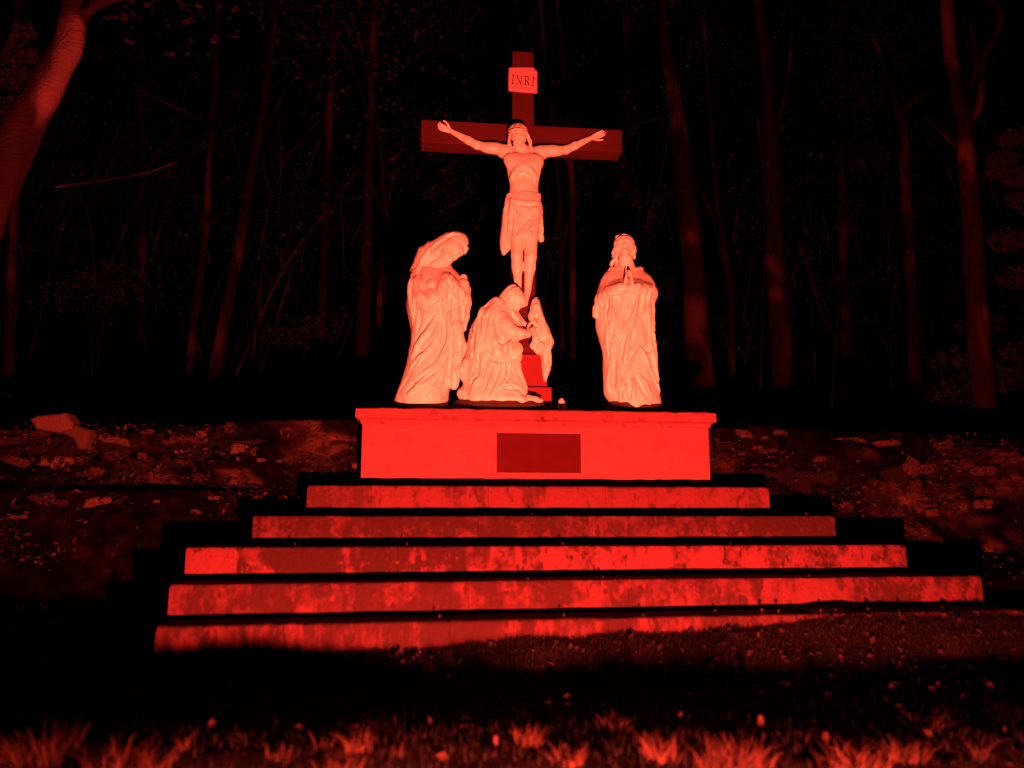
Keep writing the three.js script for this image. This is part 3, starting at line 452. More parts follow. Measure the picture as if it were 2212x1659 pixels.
  H.ell([775, 200, 62], [122, 108, 120], -18, 0.02); H.ell([700, 250, 40], [70, 70, 80], 0, 0.04); H.chain([[690, 260, 30], [610, 300, 20], [530, 330, 30], [470, 390, 40]], [62, 40], 0.04);
  H.ell([900, 300, 130], [110, 100, 110], 0, 0.02, true);
  H.fold([[[880, 150], [800, 170], [730, 220], [690, 280]], [[850, 120], [760, 130], [690, 190]], [[840, 200], [780, 230], [740, 280]]], 14, { sink: 0.1 });
  H.rough(0.006, 22, 3);
  add(root, 'hair', H.geo());
  const Q = mkS(0.009, [-60, 1470], [1320, 1760]); Q.loft([[1545, 60, 1150, 280], [1600, 20, 1200, 310], [1720, -10, 1230, 320]], 0.02); Q.rough(0.03, 9, 8); add(root, 'base', Q.geo(), M.shadedStone);
}
// the carved cloth hanging from the right side of the cross foot
{
  const S = new Sculpt(0.17062, 973.3, 601.7, -0.52, 0.0065, [920, 200], [1380, 1400], -0.22, 0.24);
  S.loft([[248, 1055, 1100, 30], [290, 1030, 1122, 48], [350, 1020, 1140, 70], [430, 1002, 1165, 88], [530, 990, 1200, 100], [600, 1010, 1232, 104], [680, 1036, 1262, 108], [760, 1030, 1296, 108], [805, 1026, 1312, 106], [860, 1040, 1288, 100], [910, 1066, 1270, 92], [950, 1112, 1270, 84], [1000, 1140, 1276, 76], [1060, 1150, 1282, 70], [1130, 1155, 1268, 62], [1200, 1162, 1250, 56], [1260, 1170, 1226, 46], [1302, 1180, 1218, 34]], 0.02);
  S.chain([[1070, 300, 40], [1030, 480, 70], [1060, 600, 80], [1080, 760, 90], [1050, 850, 80], [1110, 930, 70]], [44, 36], 0.03);
  S.fold([[[1090, 320], [1110, 460], [1160, 640], [1230, 800]], [[1140, 480], [1150, 560], [1130, 660]], [[1220, 700], [1250, 800], [1230, 900], [1240, 1050], [1220, 1200]], [[1110, 820], [1150, 880], [1190, 980], [1200, 1180]], [[1040, 380], [1080, 370], [1120, 400]]], 28, { sink: 0.1 });
  S.fold([[[1110, 560], [1090, 680], [1120, 770]], [[1180, 880], [1190, 1000], [1200, 1120]], [[1200, 760], [1210, 840]], [[1085, 460], [1060, 560]], [[1190, 1200], [1195, 1260]]], 18, { cut: true }); S.fold([[[1120, 770], [1160, 785], [1180, 770]]], 34, { cut: true });
  S.rough(0.012, 16, 2);
  const o = mesh('carved_cloth', S.geo(), M.marble); tag(o, 'pale carved cloth hanging in folds from the right side of the foot of the cross', 'carving');
}

// ------------------------------------------------------------------ the crucified figure
{
  const root = thing('crucified_statue', 'pale statue of a bearded man in a loincloth with outstretched arms on the cross', 'statue', [0, 0, 0]);
  const mkS = (cell, lo, hi, a, b) => new Sculpt(1, 0, 0, -0.51, cell, lo, hi, a, b);
  const B = mkS(0.0065, [930, 255], [1320, 680], -0.2, 0.3);
  B.loft([[314, 1108, 1152, 9, -6], [322, 1094, 1164, 11, -6], [332, 1088, 1172, 14, -4], [345, 1088, 1173, 18, 1], [357, 1091, 1171, 21.5, 5], [366, 1094, 1168.5, 23, 6], [374, 1096, 1167, 20, 3], [384, 1098.5, 1165, 16, -1], [396, 1101, 1163, 14, -2], [410, 1101, 1163, 14.5, -1], [425, 1098, 1167, 17, 1], [440, 1096, 1168, 19, 2], [470, 1098, 1166, 19, 2], [505, 1103, 1160, 16, 0]], 0.03, 2.2);
  B.ell([1111, 346, 15], [19, 13, 8], 12, 0.07); B.ell([1151, 347, 15], [19, 13, 8], -12, 0.07);
  for (const s of [-1, 1]) { for (let i = 0; i < 5; i++) B.cap([1131 + s * 14, 353 + i * 6, 24 - i * 1.2], [1131 + s * 27, 348 + i * 8, 14], 2.2, 1.6, 0.03); B.chain([[1131, 360, 24], [1131 + s * 10, 364, 24], [1131 + s * 19, 373, 21], [1131 + s * 26, 387, 14]], [5, 4], 0.04); }
  B.ell([1131, 403, 7], [19, 17, 8], 0, 0.05); B.cap([1131, 408, 16], [1131, 409, 16], 1.6, 1.6, 0.01, true);
  // arms
  const arm = (sh, el, wr) => { B.cap(sh, el, 12, 8.8, 0.04); { const q = (a) => [0, 1, 2].map((i) => lerp(el[i], wr[i], a)); B.cap(el, q(0.35), 9, 8.3, 0.02); B.cap(q(0.35), wr, 8.3, 5, 0.02); } B.ell([lerp(sh[0], el[0], 0.5), lerp(sh[1], el[1], 0.5) - 0.5, lerp(sh[2], el[2], 0.5) + 2], [20, 9.2, 9.4], Math.atan2(-(el[1] - sh[1]), el[0] - sh[0]) * 57.3, 0.05); };
  arm([1093, 326, -3], [1031, 313.5, -11], [975, 283.5, -16]); arm([1167, 328, -3], [1223, 323.5, -11], [1277, 298, -16]);
  B.ell([1090, 327, -3], [14, 12, 12], 0, 0.05); B.ell([1169, 329, -3], [14, 12, 12], 0, 0.05);
  B.cap([1122, 312, 8], [1131, 330, 0], 11, 15, 0.04);
  // head sunk on the chest
  B.ell([1119, 289, 12], [16.5, 18, 18], 8, 0.02);
  face(B, B.p(1121, 298, 18), V(0.06, 0.94, 0.3), V(0.08, -0.34, 0.92), 0.235, 0.16);
  // legs
  const leg = (h, k, a, r) => { B.cap(h, k, r[0], r[1], 0.02); B.cap(k, a, r[1] * 0.93, r[2], 0.02); B.ell([lerp(k[0], a[0], 0.3), lerp(k[1], a[1], 0.3), lerp(k[2], a[2], 0.3) - 3], [r[1] * 0.98, 19, r[1]], 0, 0.03); B.ell([k[0], k[1], k[2] + r[1] * 0.55], [7, 9, 5.5], 0, 0.02); };
  leg([1117, 490, 4], [1116.5, 553, 14], [1119, 624, 4], [15.5, 12, 7.2]); leg([1147, 490, 4], [1146, 555, 14], [1140, 624, 6], [15.5, 12.6, 7.4]);
  const foot = (a, b) => { B.cap(a, b, 7, 6.4, 0.02); const d = V(b[0] - a[0], b[1] - a[1], b[2] - a[2]).normalize(); for (let i = -2; i <= 2; i++) B.cap([b[0] + i * 2.4, b[1] - 1, b[2]], [b[0] + i * 2.9 + d.x * 6, b[1] + (7 - Math.abs(i)) * 0.9, b[2] + 2], 2, 1.6, 0.004); };
  foot([1140, 628, 8], [1133, 655, 14]); foot([1119, 628, 6], [1125, 652, 8]);
  B.rough(0.002, 20, 4);
  // hands with a finer grid, nailed palm outward
  const hd = (lo, hi, w, d, side) => { const S = mkS(0.0038, lo, hi, -0.16, 0.1); hand(S, S.p(...w), d, V(0.05, -0.15, 1), side, 0.19, 0.5, 0.02); return S.geo(); };
  const G1 = hd([930, 255], [985, 300], [973, 283, -15], V(-0.92, 0.3, 0.12), 1), G2 = hd([1266, 262], [1322, 312], [1278, 297.5, -15], V(0.9, 0.36, 0.12), 1);
  add(root, 'body', [B.geo(), G1, G2]);
  const H = mkS(0.005, [1080, 255], [1170, 360], -0.16, 0.32);
  H.ell([1118.5, 286, 7], [21, 19, 19], 0, 0.015); H.ell([1121, 306, 34], [13, 19, 16], 0, 0.01, true);
  locks(H, [[[1103, 285, 18], [1100, 300, 18], [1102, 316, 15], [1104, 330, 12], [1105, 342, 10]], [[1101, 290, 8], [1099, 308, 8], [1103, 330, 10]], [[1136, 285, 18], [1142, 300, 16], [1146, 316, 13], [1150, 328, 10]], [[1138, 288, 8], [1145, 304, 6], [1148, 322, 5]]], 3.1, 0.9, 0.008);
  locks(H, [[[1102, 284, 22], [1110, 280, 30], [1121, 278.5, 33], [1131, 281, 28], [1138, 287, 20]], [[1101, 289, 21], [1110, 285, 30], [1121, 283, 33], [1132, 286, 28], [1139, 292, 19]]], 2.3, 0.8, 0.01);
  locks(H, [[[1118, 270, 10], [1108, 274, 16], [1100, 284, 16]], [[1118, 270, 12], [1114, 274, 24], [1110, 282, 28]], [[1119, 270, 12], [1124, 274, 24], [1127, 281, 28]], [[1120, 270, 10], [1131, 275, 16], [1138, 285, 14]]], 3.6, 0.7, 0.008);
  H.rough(0.004, 30, 6);
  add(root, 'hair', H.geo());
  const C = mkS(0.0058, [1068, 412], [1186, 566], -0.16, 0.24);
  C.loft([[421, 1098, 1168, 18, 1], [432, 1095.5, 1169, 20.5, 2], [445, 1094.5, 1169, 22, 3], [460, 1095, 1169, 22.5, 3], [480, 1096.5, 1167.5, 22, 3], [500, 1100, 1163.5, 23, 4], [514, 1101.5, 1161, 25, 5], [520, 1102.5, 1160, 25, 5], [523, 1104, 1158.5, 23, 5]], 0.02, 2.3);
  C.loft([[422, 1094, 1106, 7, 2], [440, 1089, 1106, 8, 3], [465, 1085, 1106, 9, 3], [490, 1083, 1107, 9, 3], [515, 1080.5, 1107.5, 8, 3], [535, 1080.5, 1105, 7, 3], [547, 1083, 1095, 5, 3], [552, 1085.5, 1089, 3, 3]], 0.012);
  C.loft([[440, 1160, 1171, 8, 0], [460, 1163, 1172, 8, 0], [485, 1163, 1172, 7, 0], [505, 1163, 1174, 7, 0], [519, 1163, 1176, 6, 0], [522, 1164, 1175, 4, 0]], 0.012);
  C.fold([[[1100, 436], [1120, 446], [1145, 448], [1168, 443]], [[1100, 440], [1110, 458], [1124, 478], [1142, 494]], [[1168, 450], [1150, 456], [1140, 466]], [[1166, 462], [1150, 476], [1130, 500]], [[1104, 436], [1102, 460], [1103, 490], [1107, 512]], [[1166, 476], [1150, 492], [1138, 508]], [[1090, 450], [1087, 500], [1086, 540]], [[1098, 455], [1097, 500], [1095, 535]], [[1169, 470], [1169, 515]]], 3.2, { sink: 0.2, k: 0.012 });
  C.fold([[[1122, 452], [1145, 453.5], [1170, 449]], [[1106, 446], [1116, 464], [1130, 482], [1144, 498]], [[1144, 456], [1140, 462]], [[1160, 466], [1140, 486]], [[1146, 480], [1136, 484]], [[1093, 460], [1091, 510], [1090, 540]], [[1104, 470], [1102, 510]], [[1112, 500], [1114, 518]], [[1150, 500], [1146, 520]]], 2, { cut: true, k: 0.01 });
  C.ripple(0.007, 13, 5, -0.4, 2); C.rough(0.004, 24, 7);
  add(root, 'loincloth', C.geo());
}

// small pale stone beside the cross foot
{
  const c = U(1213, 862, -0.4), g = new THREE.IcosahedronGeometry(1, 3), p = g.attributes.position;
  for (let i = 0; i < p.count; i++) { const k = 1 + 0.5 * (fbm(p.getX(i) * 1.6 + 4, p.getY(i) * 1.6, p.getZ(i) * 1.6, 3) - 0.5); p.setXYZ(i, c.x + p.getX(i) * 0.042 * k, PTOP + 0.1 + Math.sign(p.getY(i)) * Math.sqrt(Math.abs(p.getY(i))) * 0.085 * k, -0.4 + p.getZ(i) * 0.035 * k); }
  const m = mesh('small_stone', skewUV(mergeVertices(g)), M.marble); m.geometry.computeVertexNormals(); tag(m, 'tiny pale stone standing on the plinth right of the cross foot', 'stone');
}

// ------------------------------------------------------------------ banks beside the steps: rough walls with single stones
const stoneGeos = []; for (let s = 0; s < 7; s++) {
  const g = mergeVertices(new THREE.IcosahedronGeometry(1, 2)), p = g.attributes.position, col = [], t = rr(0.04, 0.15);
  for (let i = 0; i < p.count; i++) { const x = p.getX(i), y = p.getY(i), z = p.getZ(i), f = 0.72 + 0.62 * (fbm(x * 1.3 + s * 9, y * 1.3, z * 1.3, 3) - 0.1) * 0.8, q = (v) => Math.sign(v) * Math.pow(Math.abs(v), 0.62); const jag = 1 + 0.3 * (hash3(i, s, 5) - 0.5); p.setXYZ(i, q(x) * f * jag, q(y) * f * jag, q(z) * f * jag); const k = t * (0.5 + fbm(x * 2.5, y * 2.5, z * 2.5 + s, 3)); col.push(k, k * 0.4, k * 0.3); }
  g.setAttribute('color', new THREE.Float32BufferAttribute(col, 3)); g.computeVertexNormals(); stoneGeos.push(skewUV(g, 0.6));
}
function bank(name, label, x0, x1, yb, yt, zf, lean, seedN, list, n, pale) {
  const root = thing(name, label, 'wall', [0, 0, 0]);
  const nx = Math.ceil((x1 - x0) / 0.05), ny = 34, pos = [], col = [], idx = [];
  for (let j = 0; j <= ny; j++) for (let i = 0; i <= nx; i++) {
    const x = lerp(x0, x1, i / nx), v = j / ny, top = yt(x), y = lerp(yb(x), top, Math.min(1, v * 1.25)), over = Math.max(0, v - 0.8) / 0.2;
    const rough = 0.4 * (fbm(x * 1.6, y * 4, seedN, 4) - 0.5) + 0.2 * (fbm(x * 6, y * 11, seedN + 5, 3) - 0.5);
    pos.push(x, y - 0.03 * over * over + (over > 0 ? 0.04 * (fbm(x * 4, 3, seedN) - 0.5) : 0), zf + rough * (1 - over) - lean * v - 0.55 * over);
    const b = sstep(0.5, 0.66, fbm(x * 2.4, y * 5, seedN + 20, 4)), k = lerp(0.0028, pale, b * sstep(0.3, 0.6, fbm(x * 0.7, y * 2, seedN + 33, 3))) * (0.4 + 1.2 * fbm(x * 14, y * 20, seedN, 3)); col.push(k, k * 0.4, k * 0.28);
  }
  for (let j = 0; j < ny; j++) for (let i = 0; i < nx; i++) { const a = j * (nx + 1) + i, c = a + nx + 1; idx.push(a, a + 1, c, a + 1, c + 1, c); }
  const g = new THREE.BufferGeometry(); g.setAttribute('position', new THREE.Float32BufferAttribute(pos, 3)); g.setAttribute('color', new THREE.Float32BufferAttribute(col, 3)); g.setIndex(idx); g.computeVertexNormals();
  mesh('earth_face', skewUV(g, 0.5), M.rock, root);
  const put = (x, y, w, h, k) => { const m = new THREE.Mesh(stoneGeos[k % 7], M.rock); m.name = 'stone'; m.castShadow = m.receiveShadow = true; m.position.set(x, y, zf - lean * (y - yb(x)) / (yt(x) - yb(x)) * 0.8 + 0.0); m.scale.set(w, h, 0.045); m.rotation.set(rr(-0.3, 0.3), rr(-0.4, 0.4), rr(-0.2, 0.2)); root.add(m); };
  for (const [px, py, w, h] of list) { const p = U(px, py, zf); put(p.x, p.y, w * 0.82, h * 0.82, Math.floor(rnd() * 7)); }
  for (let i = 0; i < n; i++) { const x = rr(x0, x1); put(x, lerp(yb(x), yt(x), rr(0.4, 0.95)), rr(0.03, 0.15), rr(0.018, 0.06), Math.floor(rnd() * 7)); }
}
bank('earth_bank', 'upper stony bank left of the plinth, above the dark ledge', -10, -1.65, () => 1.2, (x) => lerp(2.03, 1.88, sstep(-2, -5, x)) + 0.06 * (fbm(x * 0.9, 5) - 0.5), -0.36, 0.08, 3, [[330, 962, 0.09, 0.035], [385, 972, 0.07, 0.04], [305, 985, 0.06, 0.055], [613, 1002, 0.12, 0.08], [565, 996, 0.08, 0.045], [505, 973, 0.055, 0.045], [545, 973, 0.045, 0.045], [120, 1000, 0.22, 0.08], [470, 1010, 0.09, 0.055], [250, 950, 0.3, 0.05], [690, 950, 0.1, 0.05], [20, 950, 0.2, 0.05], [200, 1020, 0.12, 0.06]], 34, 0.045);
bank('earth_bank', 'lower stony bank left of the steps, under the dark ledge', -10, -2.2, () => 0.3, (x) => 1.3 + 0.03 * (fbm(x * 1.5, 2) - 0.5), 0.12, 0.3, 9, [[315, 1078, 0.17, 0.06], [358, 1074, 0.08, 0.05], [545, 1084, 0.1, 0.035], [60, 1080, 0.2, 0.08], [190, 1085, 0.15, 0.07], [410, 1106, 0.07, 0.05], [20, 1110, 0.13, 0.06], [260, 1100, 0.08, 0.04], [450, 1075, 0.08, 0.03], [110, 1085, 0.1, 0.04]], 0, 0.006);  // face colour sunk near black, standing in for shade beside the steps
bank('earth_bank', 'tall stony bank right of the plinth, brighter towards the right edge', 1.75, 12, (x) => 0.4, (x) => lerp(2.03, 1.92, sstep(2.5, 5.5, x)) + 0.07 * (fbm(x * 1.2, 8) - 0.5), -0.18, 0.3, 15, [[1640, 935, 0.22, 0.06], [1700, 930, 0.13, 0.05], [1850, 960, 0.26, 0.12], [1935, 960, 0.22, 0.09], [1990, 1000, 0.13, 0.17], [1995, 1050, 0.1, 0.1], [2110, 1000, 0.13, 0.08], [2150, 1015, 0.17, 0.07], [2140, 1060, 0.1, 0.07], [2140, 1090, 0.16, 0.09], [2085, 1095, 0.14, 0.05], [2195, 985, 0.21, 0.1], [2060, 960, 0.16, 0.07], [1780, 990, 0.14, 0.05], [2190, 1040, 0.12, 0.06]], 30, 0.045);
// the pale slab leaning on the left bank
{
  const root = thing('leaning_slab', 'pale flat stone slab leaning over the top of the left bank', 'stone', [0, 0, 0]);
  const z = -0.3, P = (l, d) => { const sh = new THREE.Shape(l.map(([x, y]) => { const p = U(x, y, z); return new THREE.Vector2(p.x, p.y); })); const g = new THREE.ExtrudeGeometry(sh, { depth: d, bevelEnabled: true, bevelThickness: 0.06, bevelSize: 0.04, bevelOffset: -0.04, bevelSegments: 5, steps: 3 }); g.translate(0, 0, z - d / 2); return skewUV(g, 0.6); };
  mesh('slab', P([[76, 908], [92, 900], [152, 894], [166, 912], [172, 930], [140, 938], [90, 930]], 0.18), M.slab, root);
  mesh('foot', P([[130, 932], [172, 918], [202, 930], [200, 955], [192, 972], [176, 972], [166, 950]], 0.14), M.slabDark, root);
}

// ------------------------------------------------------------------ trees of the wood behind, each with its own trunk, limbs and crown
function tube(pts, radii, sides = 9, wob = 0.12, sd = 0, tone = 1) {
  const c = new THREE.CatmullRomCurve3(pts, false, 'centripetal'), n = Math.max(4, Math.min(60, Math.ceil(c.getLength() / 0.22))), pos = [], col = [], idx = [];
  let ref = V(1, 0, 0.3).normalize();
  for (let i = 0; i <= n; i++) {
    const t = i / n, p = c.getPoint(t), d = c.getTangent(t), u = V().crossVectors(d, ref).normalize(), w = V().crossVectors(d, u).normalize();
    const f = t * (radii.length - 1), k = Math.min(radii.length - 2, Math.floor(f)), r = lerp(radii[k], radii[k + 1], f - k);
    for (let j = 0; j <= sides; j++) { const a = (j % sides) / sides * Math.PI * 2, q = r * (1 + wob * 2 * (fbm(Math.cos(a) * 1.5 + sd, t * n * 0.32, Math.sin(a) * 1.5 + sd, 3) - 0.5)), v = p.clone().addScaledVector(u, Math.cos(a) * q).addScaledVector(w, Math.sin(a) * q); pos.push(v.x, v.y, v.z); const L = sstep(0.56, 0.68, fbm(v.x * 2.5 + sd, v.y * 1.6, v.z * 2.5, 4)), s = tone * lerp(0.004, 0.022, L) * (0.6 + 0.8 * fbm(v.x * 9, v.y * 3, v.z * 9, 2)); col.push(s, s * 0.35, s * 0.4); }
  }
  for (let i = 0; i < n; i++) for (let j = 0; j < sides; j++) { const a = i * (sides + 1) + j, b = a + sides + 1; idx.push(a, a + 1, b, a + 1, b + 1, b); }
  const g = new THREE.BufferGeometry(); g.setAttribute('position', new THREE.Float32BufferAttribute(pos, 3)); g.setAttribute('color', new THREE.Float32BufferAttribute(col, 3)); g.setIndex(idx); g.computeVertexNormals(); return skewUV(g, 0.7);
}
const LEAF = [0.014, 0.006, 0.004];
function leaves(list, size, tone = LEAF) { // list of points -> one mesh of small folded leaves
  const pos = [], col = [];
  const q = new THREE.Quaternion(), e = new THREE.Euler();
  for (const c of list) { e.set(rr(-1.2, 1.2), rr(0, 6.28), rr(-1.2, 1.2)); q.setFromEuler(e); const s = size * rr(0.6, 1.3), P = [[0, 0, 0], [0.32, 0.08, 0.45], [0, 0, 1], [-0.32, 0.08, 0.45]].map(([x, y, z]) => V(x * s, y * s, z * s).applyQuaternion(q).add(c)); const k = rr(0.5, 1.5); for (const i of [0, 1, 2, 0, 2, 3]) { pos.push(P[i].x, P[i].y, P[i].z); col.push(tone[0] * k, tone[1] * k, tone[2] * k); } }
  const g = new THREE.BufferGeometry(); g.setAttribute('position', new THREE.Float32BufferAttribute(pos, 3)); g.setAttribute('color', new THREE.Float32BufferAttribute(col, 3)); g.computeVertexNormals(); return g;
}
// trunk given by the places and widths (in pixels) the photograph shows, at depth z; goes on above the frame to a crown
function tree(label, z, pts, { forks = [], twigs = [], h = 13, name = 'tree', crown = 3400, spread = 2.6, bottom = true, tone = 1 } = {}) {
  const W = pts.map(([x, y]) => U(x, y, z)), m = W[0].distanceTo(U(pts[0][0] + 1, pts[0][1], z)), R = pts.map((p) => p[2] * m / 2);
  const sd = rnd() * 50;
  if (bottom) { const d = W[0].clone().sub(W[1]).normalize(), y0 = groundY(W[0].x, z) - 0.3; if (W[0].y > y0) { const f = (W[0].y - y0) / Math.max(0.3, -d.y); W.unshift(W[0].clone().addScaledVector(d, f)); R.unshift(R[0] * 1.25); } }
  const n = W.length, d = W[n - 1].clone().sub(W[n - 2]).normalize(), topY = Math.max(h, W[n - 1].y + 2.5);
  const top = W[n - 1].clone().addScaledVector(d, (topY - W[n - 1].y) / Math.max(0.5, d.y)); W.push(W[n - 1].clone().lerp(top, 0.5).add(V(rr(-0.2, 0.2), 0, rr(-0.2, 0.2))), top); R.push(R[R.length - 1] * 0.75, R[R.length - 1] * 0.3);
  const base = W[0].clone(), root = thing(name, label, 'tree', [base.x, base.y, base.z]);
  const parts = [tube(W, R, tone > 3 ? 18 : 10, tone > 3 ? 0.3 : 0.18, sd, tone)];
  mesh('trunk', parts[0], M.bark, root);
  const tips = [top];
  for (const f of forks) { const F = f.map(([x, y], i) => { const p = U(x, y, z); p.z += 0.12 * i * (rnd() - 0.3); return p; }), r = f.map((p) => Math.max(p[2], 1.5) * m / 2); const e = F[F.length - 1]; if (f[f.length - 1][1] < 20) { const dd = e.clone().sub(F[F.length - 2]).normalize(); F.push(e.clone().addScaledVector(dd, 2.5)); r.push(r[r.length - 1] * 0.4); tips.push(F[F.length - 1]); } mesh('branch', tube(F, r, 7, 0.14, sd + 3, tone), M.bark, root); }
  for (let i = 0; i < 5; i++) { const s = W[n - 1].clone().lerp(top, rr(0.05, 0.8)), a = rr(0, 6.28), e = s.clone().add(V(Math.cos(a) * spread * rr(0.5, 1), rr(0.8, 2.2), Math.sin(a) * spread * rr(0.5, 1))), mid = s.clone().lerp(e, 0.5).add(V(0, 0.25, 0)); mesh('branch', tube([s, mid, e], [R[n - 1] * 0.5, R[n - 1] * 0.3, 0.012], 6, 0.1, sd, tone), M.bark, root); tips.push(e, mid); }
  const L = []; for (let i = 0; i < crown; i++) { const t = tips[Math.floor(rnd() * tips.length)], r = 1.25 * Math.cbrt(rnd()), a = rr(0, 6.28), b = Math.acos(rr(-1, 1)); L.push(V(t.x + r * Math.sin(b) * Math.cos(a), t.y + 0.4 + r * 0.7 * Math.cos(b), t.z + r * Math.sin(b) * Math.sin(a))); }
  mesh('crown', leaves(L, 0.085), M.leaf, root).userData.kind = 'stuff';
  return root;
}
tree('near thick tree trunk curving in from the left edge', 2.3, [[-260, 760, 118], [-120, 600, 116], [-8, 452 - 65, 112], [70, 232, 84], [125, 140, 70], [156, 60, 64], [158, -20, 62]], { forks: [[[160, 60, 30], [215, 22, 26], [290, -10, 22]]], h: 9, tone: 4 });
tree('slanting slim trunk leaning right, left of the wood', -4.4, [[452, 870, 28], [480, 720, 28], [514, 534, 26], [548, 340, 22], [569, 230, 20], [594, 0, 16]], {});
tree('faint slim trunk close left of the slanting trunk', -5, [[402, 850, 22], [424, 660, 20], [440, 534, 18], [450, 400, 16], [470, 0, 12]], {});
tree('very faint thin straight trunk halfway between slanting and forked trunks', -6.5, [[688, 850, 20], [697, 600, 18], [706, 373, 16], [714, 180, 15], [720, 0, 12]], {});
tree('straight trunk left of the cross with a bough branching right at the top', -4.2, [[774, 876, 36], [784, 700, 32], [791, 534, 26], [797, 350, 22], [802, 213, 19], [806, 0, 16]], { forks: [[[808, 82, 7], [822, 55, 6], [840, 25, 5], [856, -5, 4]]] });
tree('crooked forked sapling just right of the straight trunk, left of the cross', -4, [[832, 880, 11], [828, 760, 14], [819, 690, 14], [822, 610, 12], [832, 560, 11], [838, 480, 9], [832, 440, 8]], { forks: [[[822, 618, 9], [838, 590, 9], [843, 560, 8], [846, 510, 7]], [[829, 462, 6], [822, 440, 6], [803, 424, 4], [796, 410, 3]], [[830, 465, 7], [840, 430, 7], [848, 395, 6], [846, 380, 4]], [[772, 606, 3], [760, 596, 3], [748, 584, 2]]], h: 10, crown: 700, spread: 1.2, name: 'sapling' });
tree('thin knotty trunk rising close behind the right of the cross', -4.2, [[1240, 880, 15], [1238, 740, 14], [1237, 560, 13], [1236, 420, 12], [1226, 260, 11], [1214, 130, 10], [1204, 0, 9]], { forks: [[[1236, 405, 4], [1246, 403, 3], [1256, 401, 2]]] });
tree('slender pale sapling between the cross post and the knotty trunk', -5.5, [[1215, 880, 12], [1212, 620, 10], [1210, 460, 9], [1200, 330, 8], [1186, 200, 7], [1172, 60, 6], [1166, 0, 6]], { crown: 800, name: 'sapling' });
tree('broad dark trunk behind the right statue, leaning left', -4.5, [[1520, 880, 62], [1508, 760, 54], [1500, 620, 50], [1490, 504, 48], [1473, 336, 44], [1456, 210, 32], [1440, 112, 26], [1430, 0, 18]], { forks: [[[1500, 800, 20], [1470, 816, 12], [1440, 822, 6]]] });
tree('thin half-hidden trunk between the two broad right-hand trunks', -5.5, [[1582, 860, 15], [1580, 740, 14], [1577, 616, 13], [1562, 520, 12], [1548, 430, 10], [1530, 200, 9], [1516, 0, 8]], { crown: 900 });
tree('tall straight trunk standing right of the plinth, forked high up', -4.3, [[1692, 876, 42], [1686, 740, 44], [1676, 616, 44], [1671, 504, 44], [1668, 392, 42], [1662, 250, 34], [1654, 120, 26], [1637, 0, 22]], { forks: [[[1668, 330, 16], [1684, 240, 12], [1704, 120, 9], [1716, -10, 7]], [[1662, 440, 9], [1650, 390, 8], [1642, 320, 7], [1638, 250, 5]]] });
tree('pale trunk at the right edge of the wood splitting into twin stems', -3.2, [[2112, 680, 40], [2106, 600, 40], [2100, 500, 40], [2094, 400, 38], [2088, 330, 36], [2084, 262, 34], [2068, 205, 26], [2054, 128, 28], [2044, 0, 26]], { forks: [[[2088, 268, 22], [2104, 245, 18], [2118, 200, 15], [2132, 120, 14], [2133, 70, 14], [2124, -10, 15]], [[2096, 190, 9], [2104, 140, 12], [2102, 90, 12], [2094, 50, 8]], [[2078, 330, 9], [2050, 300, 7], [2020, 285, 5], [1980, 270, 3]]], h: 11, tone: 2.4 });
tree('faint grey trunk between the tall straight trunk and the twin-stemmed tree', -5.5, [[1972, 700, 24], [1968, 600, 22], [1964, 510, 22], [1955, 400, 22], [1946, 260, 20], [1925, 190, 14], [1905, 130, 9], [1880, 60, 7]], { forks: [[[1944, 250, 10], [1975, 215, 7], [2010, 200, 5]]] });
tree('thin trunk at the upper left corner behind the near tree', -3, [[20, 700, 22], [30, 400, 22], [36, 200, 20], [40, 0, 20]], { h: 10 });
tree('dim far trunk left of the slanting trunk, low on the slope', -12, [[300, 880, 22], [306, 500, 20], [312, 0, 14]], { crown: 900 });
tree('dim far trunk behind the space between cross and right statue', -13, [[1340, 880, 22], [1346, 500, 20], [1352, 0, 14]], { crown: 900 });
tree('dim far trunk right of the tall straight trunk', -12, [[1830, 880, 24], [1822, 500, 20], [1815, 0, 15]], { crown: 900 });
{
  const z = -2.6, P = (l) => l.map(([x, y]) => U(x, y, z)), root = thing('dead_branch', 'thin bent dead branch hanging between the right-hand trunks', 'branch', [0, 0, 0]);
  mesh('stem', tube(P([[1728, 520], [1736, 552], [1750, 590], [1764, 640], [1780, 690], [1800, 715], [1806, 745], [1800, 800], [1795, 900]]), [0.012, 0.018, 0.018, 0.016, 0.014, 0.014, 0.012, 0.012, 0.012], 6, 0.2), M.bark, root);
  const r2 = thing('dead_branch', 'long thin twig arching across the dark at upper left', 'branch', [0, 0, 0]);
  mesh('stem', tube([[120, 404], [160, 398], [230, 388], [310, 376], [350, 362], [385, 348]].map(([x, y]) => U(x, y, 0.4)), [0.012, 0.012, 0.01, 0.008, 0.007, 0.005], 6, 0.2, 3, 1.2), M.bark, r2);
  const r3 = thing('dead_branch', 'short twig slanting down to the right at upper left', 'branch', [0, 0, 0]);
  mesh('stem', tube([[300, 195], [350, 218], [400, 240], [440, 262]].map(([x, y]) => U(x, y, 0.2)), [0.006, 0.007, 0.007, 0.005], 6, 0.2, 5, 1.2), M.bark, r3);
}
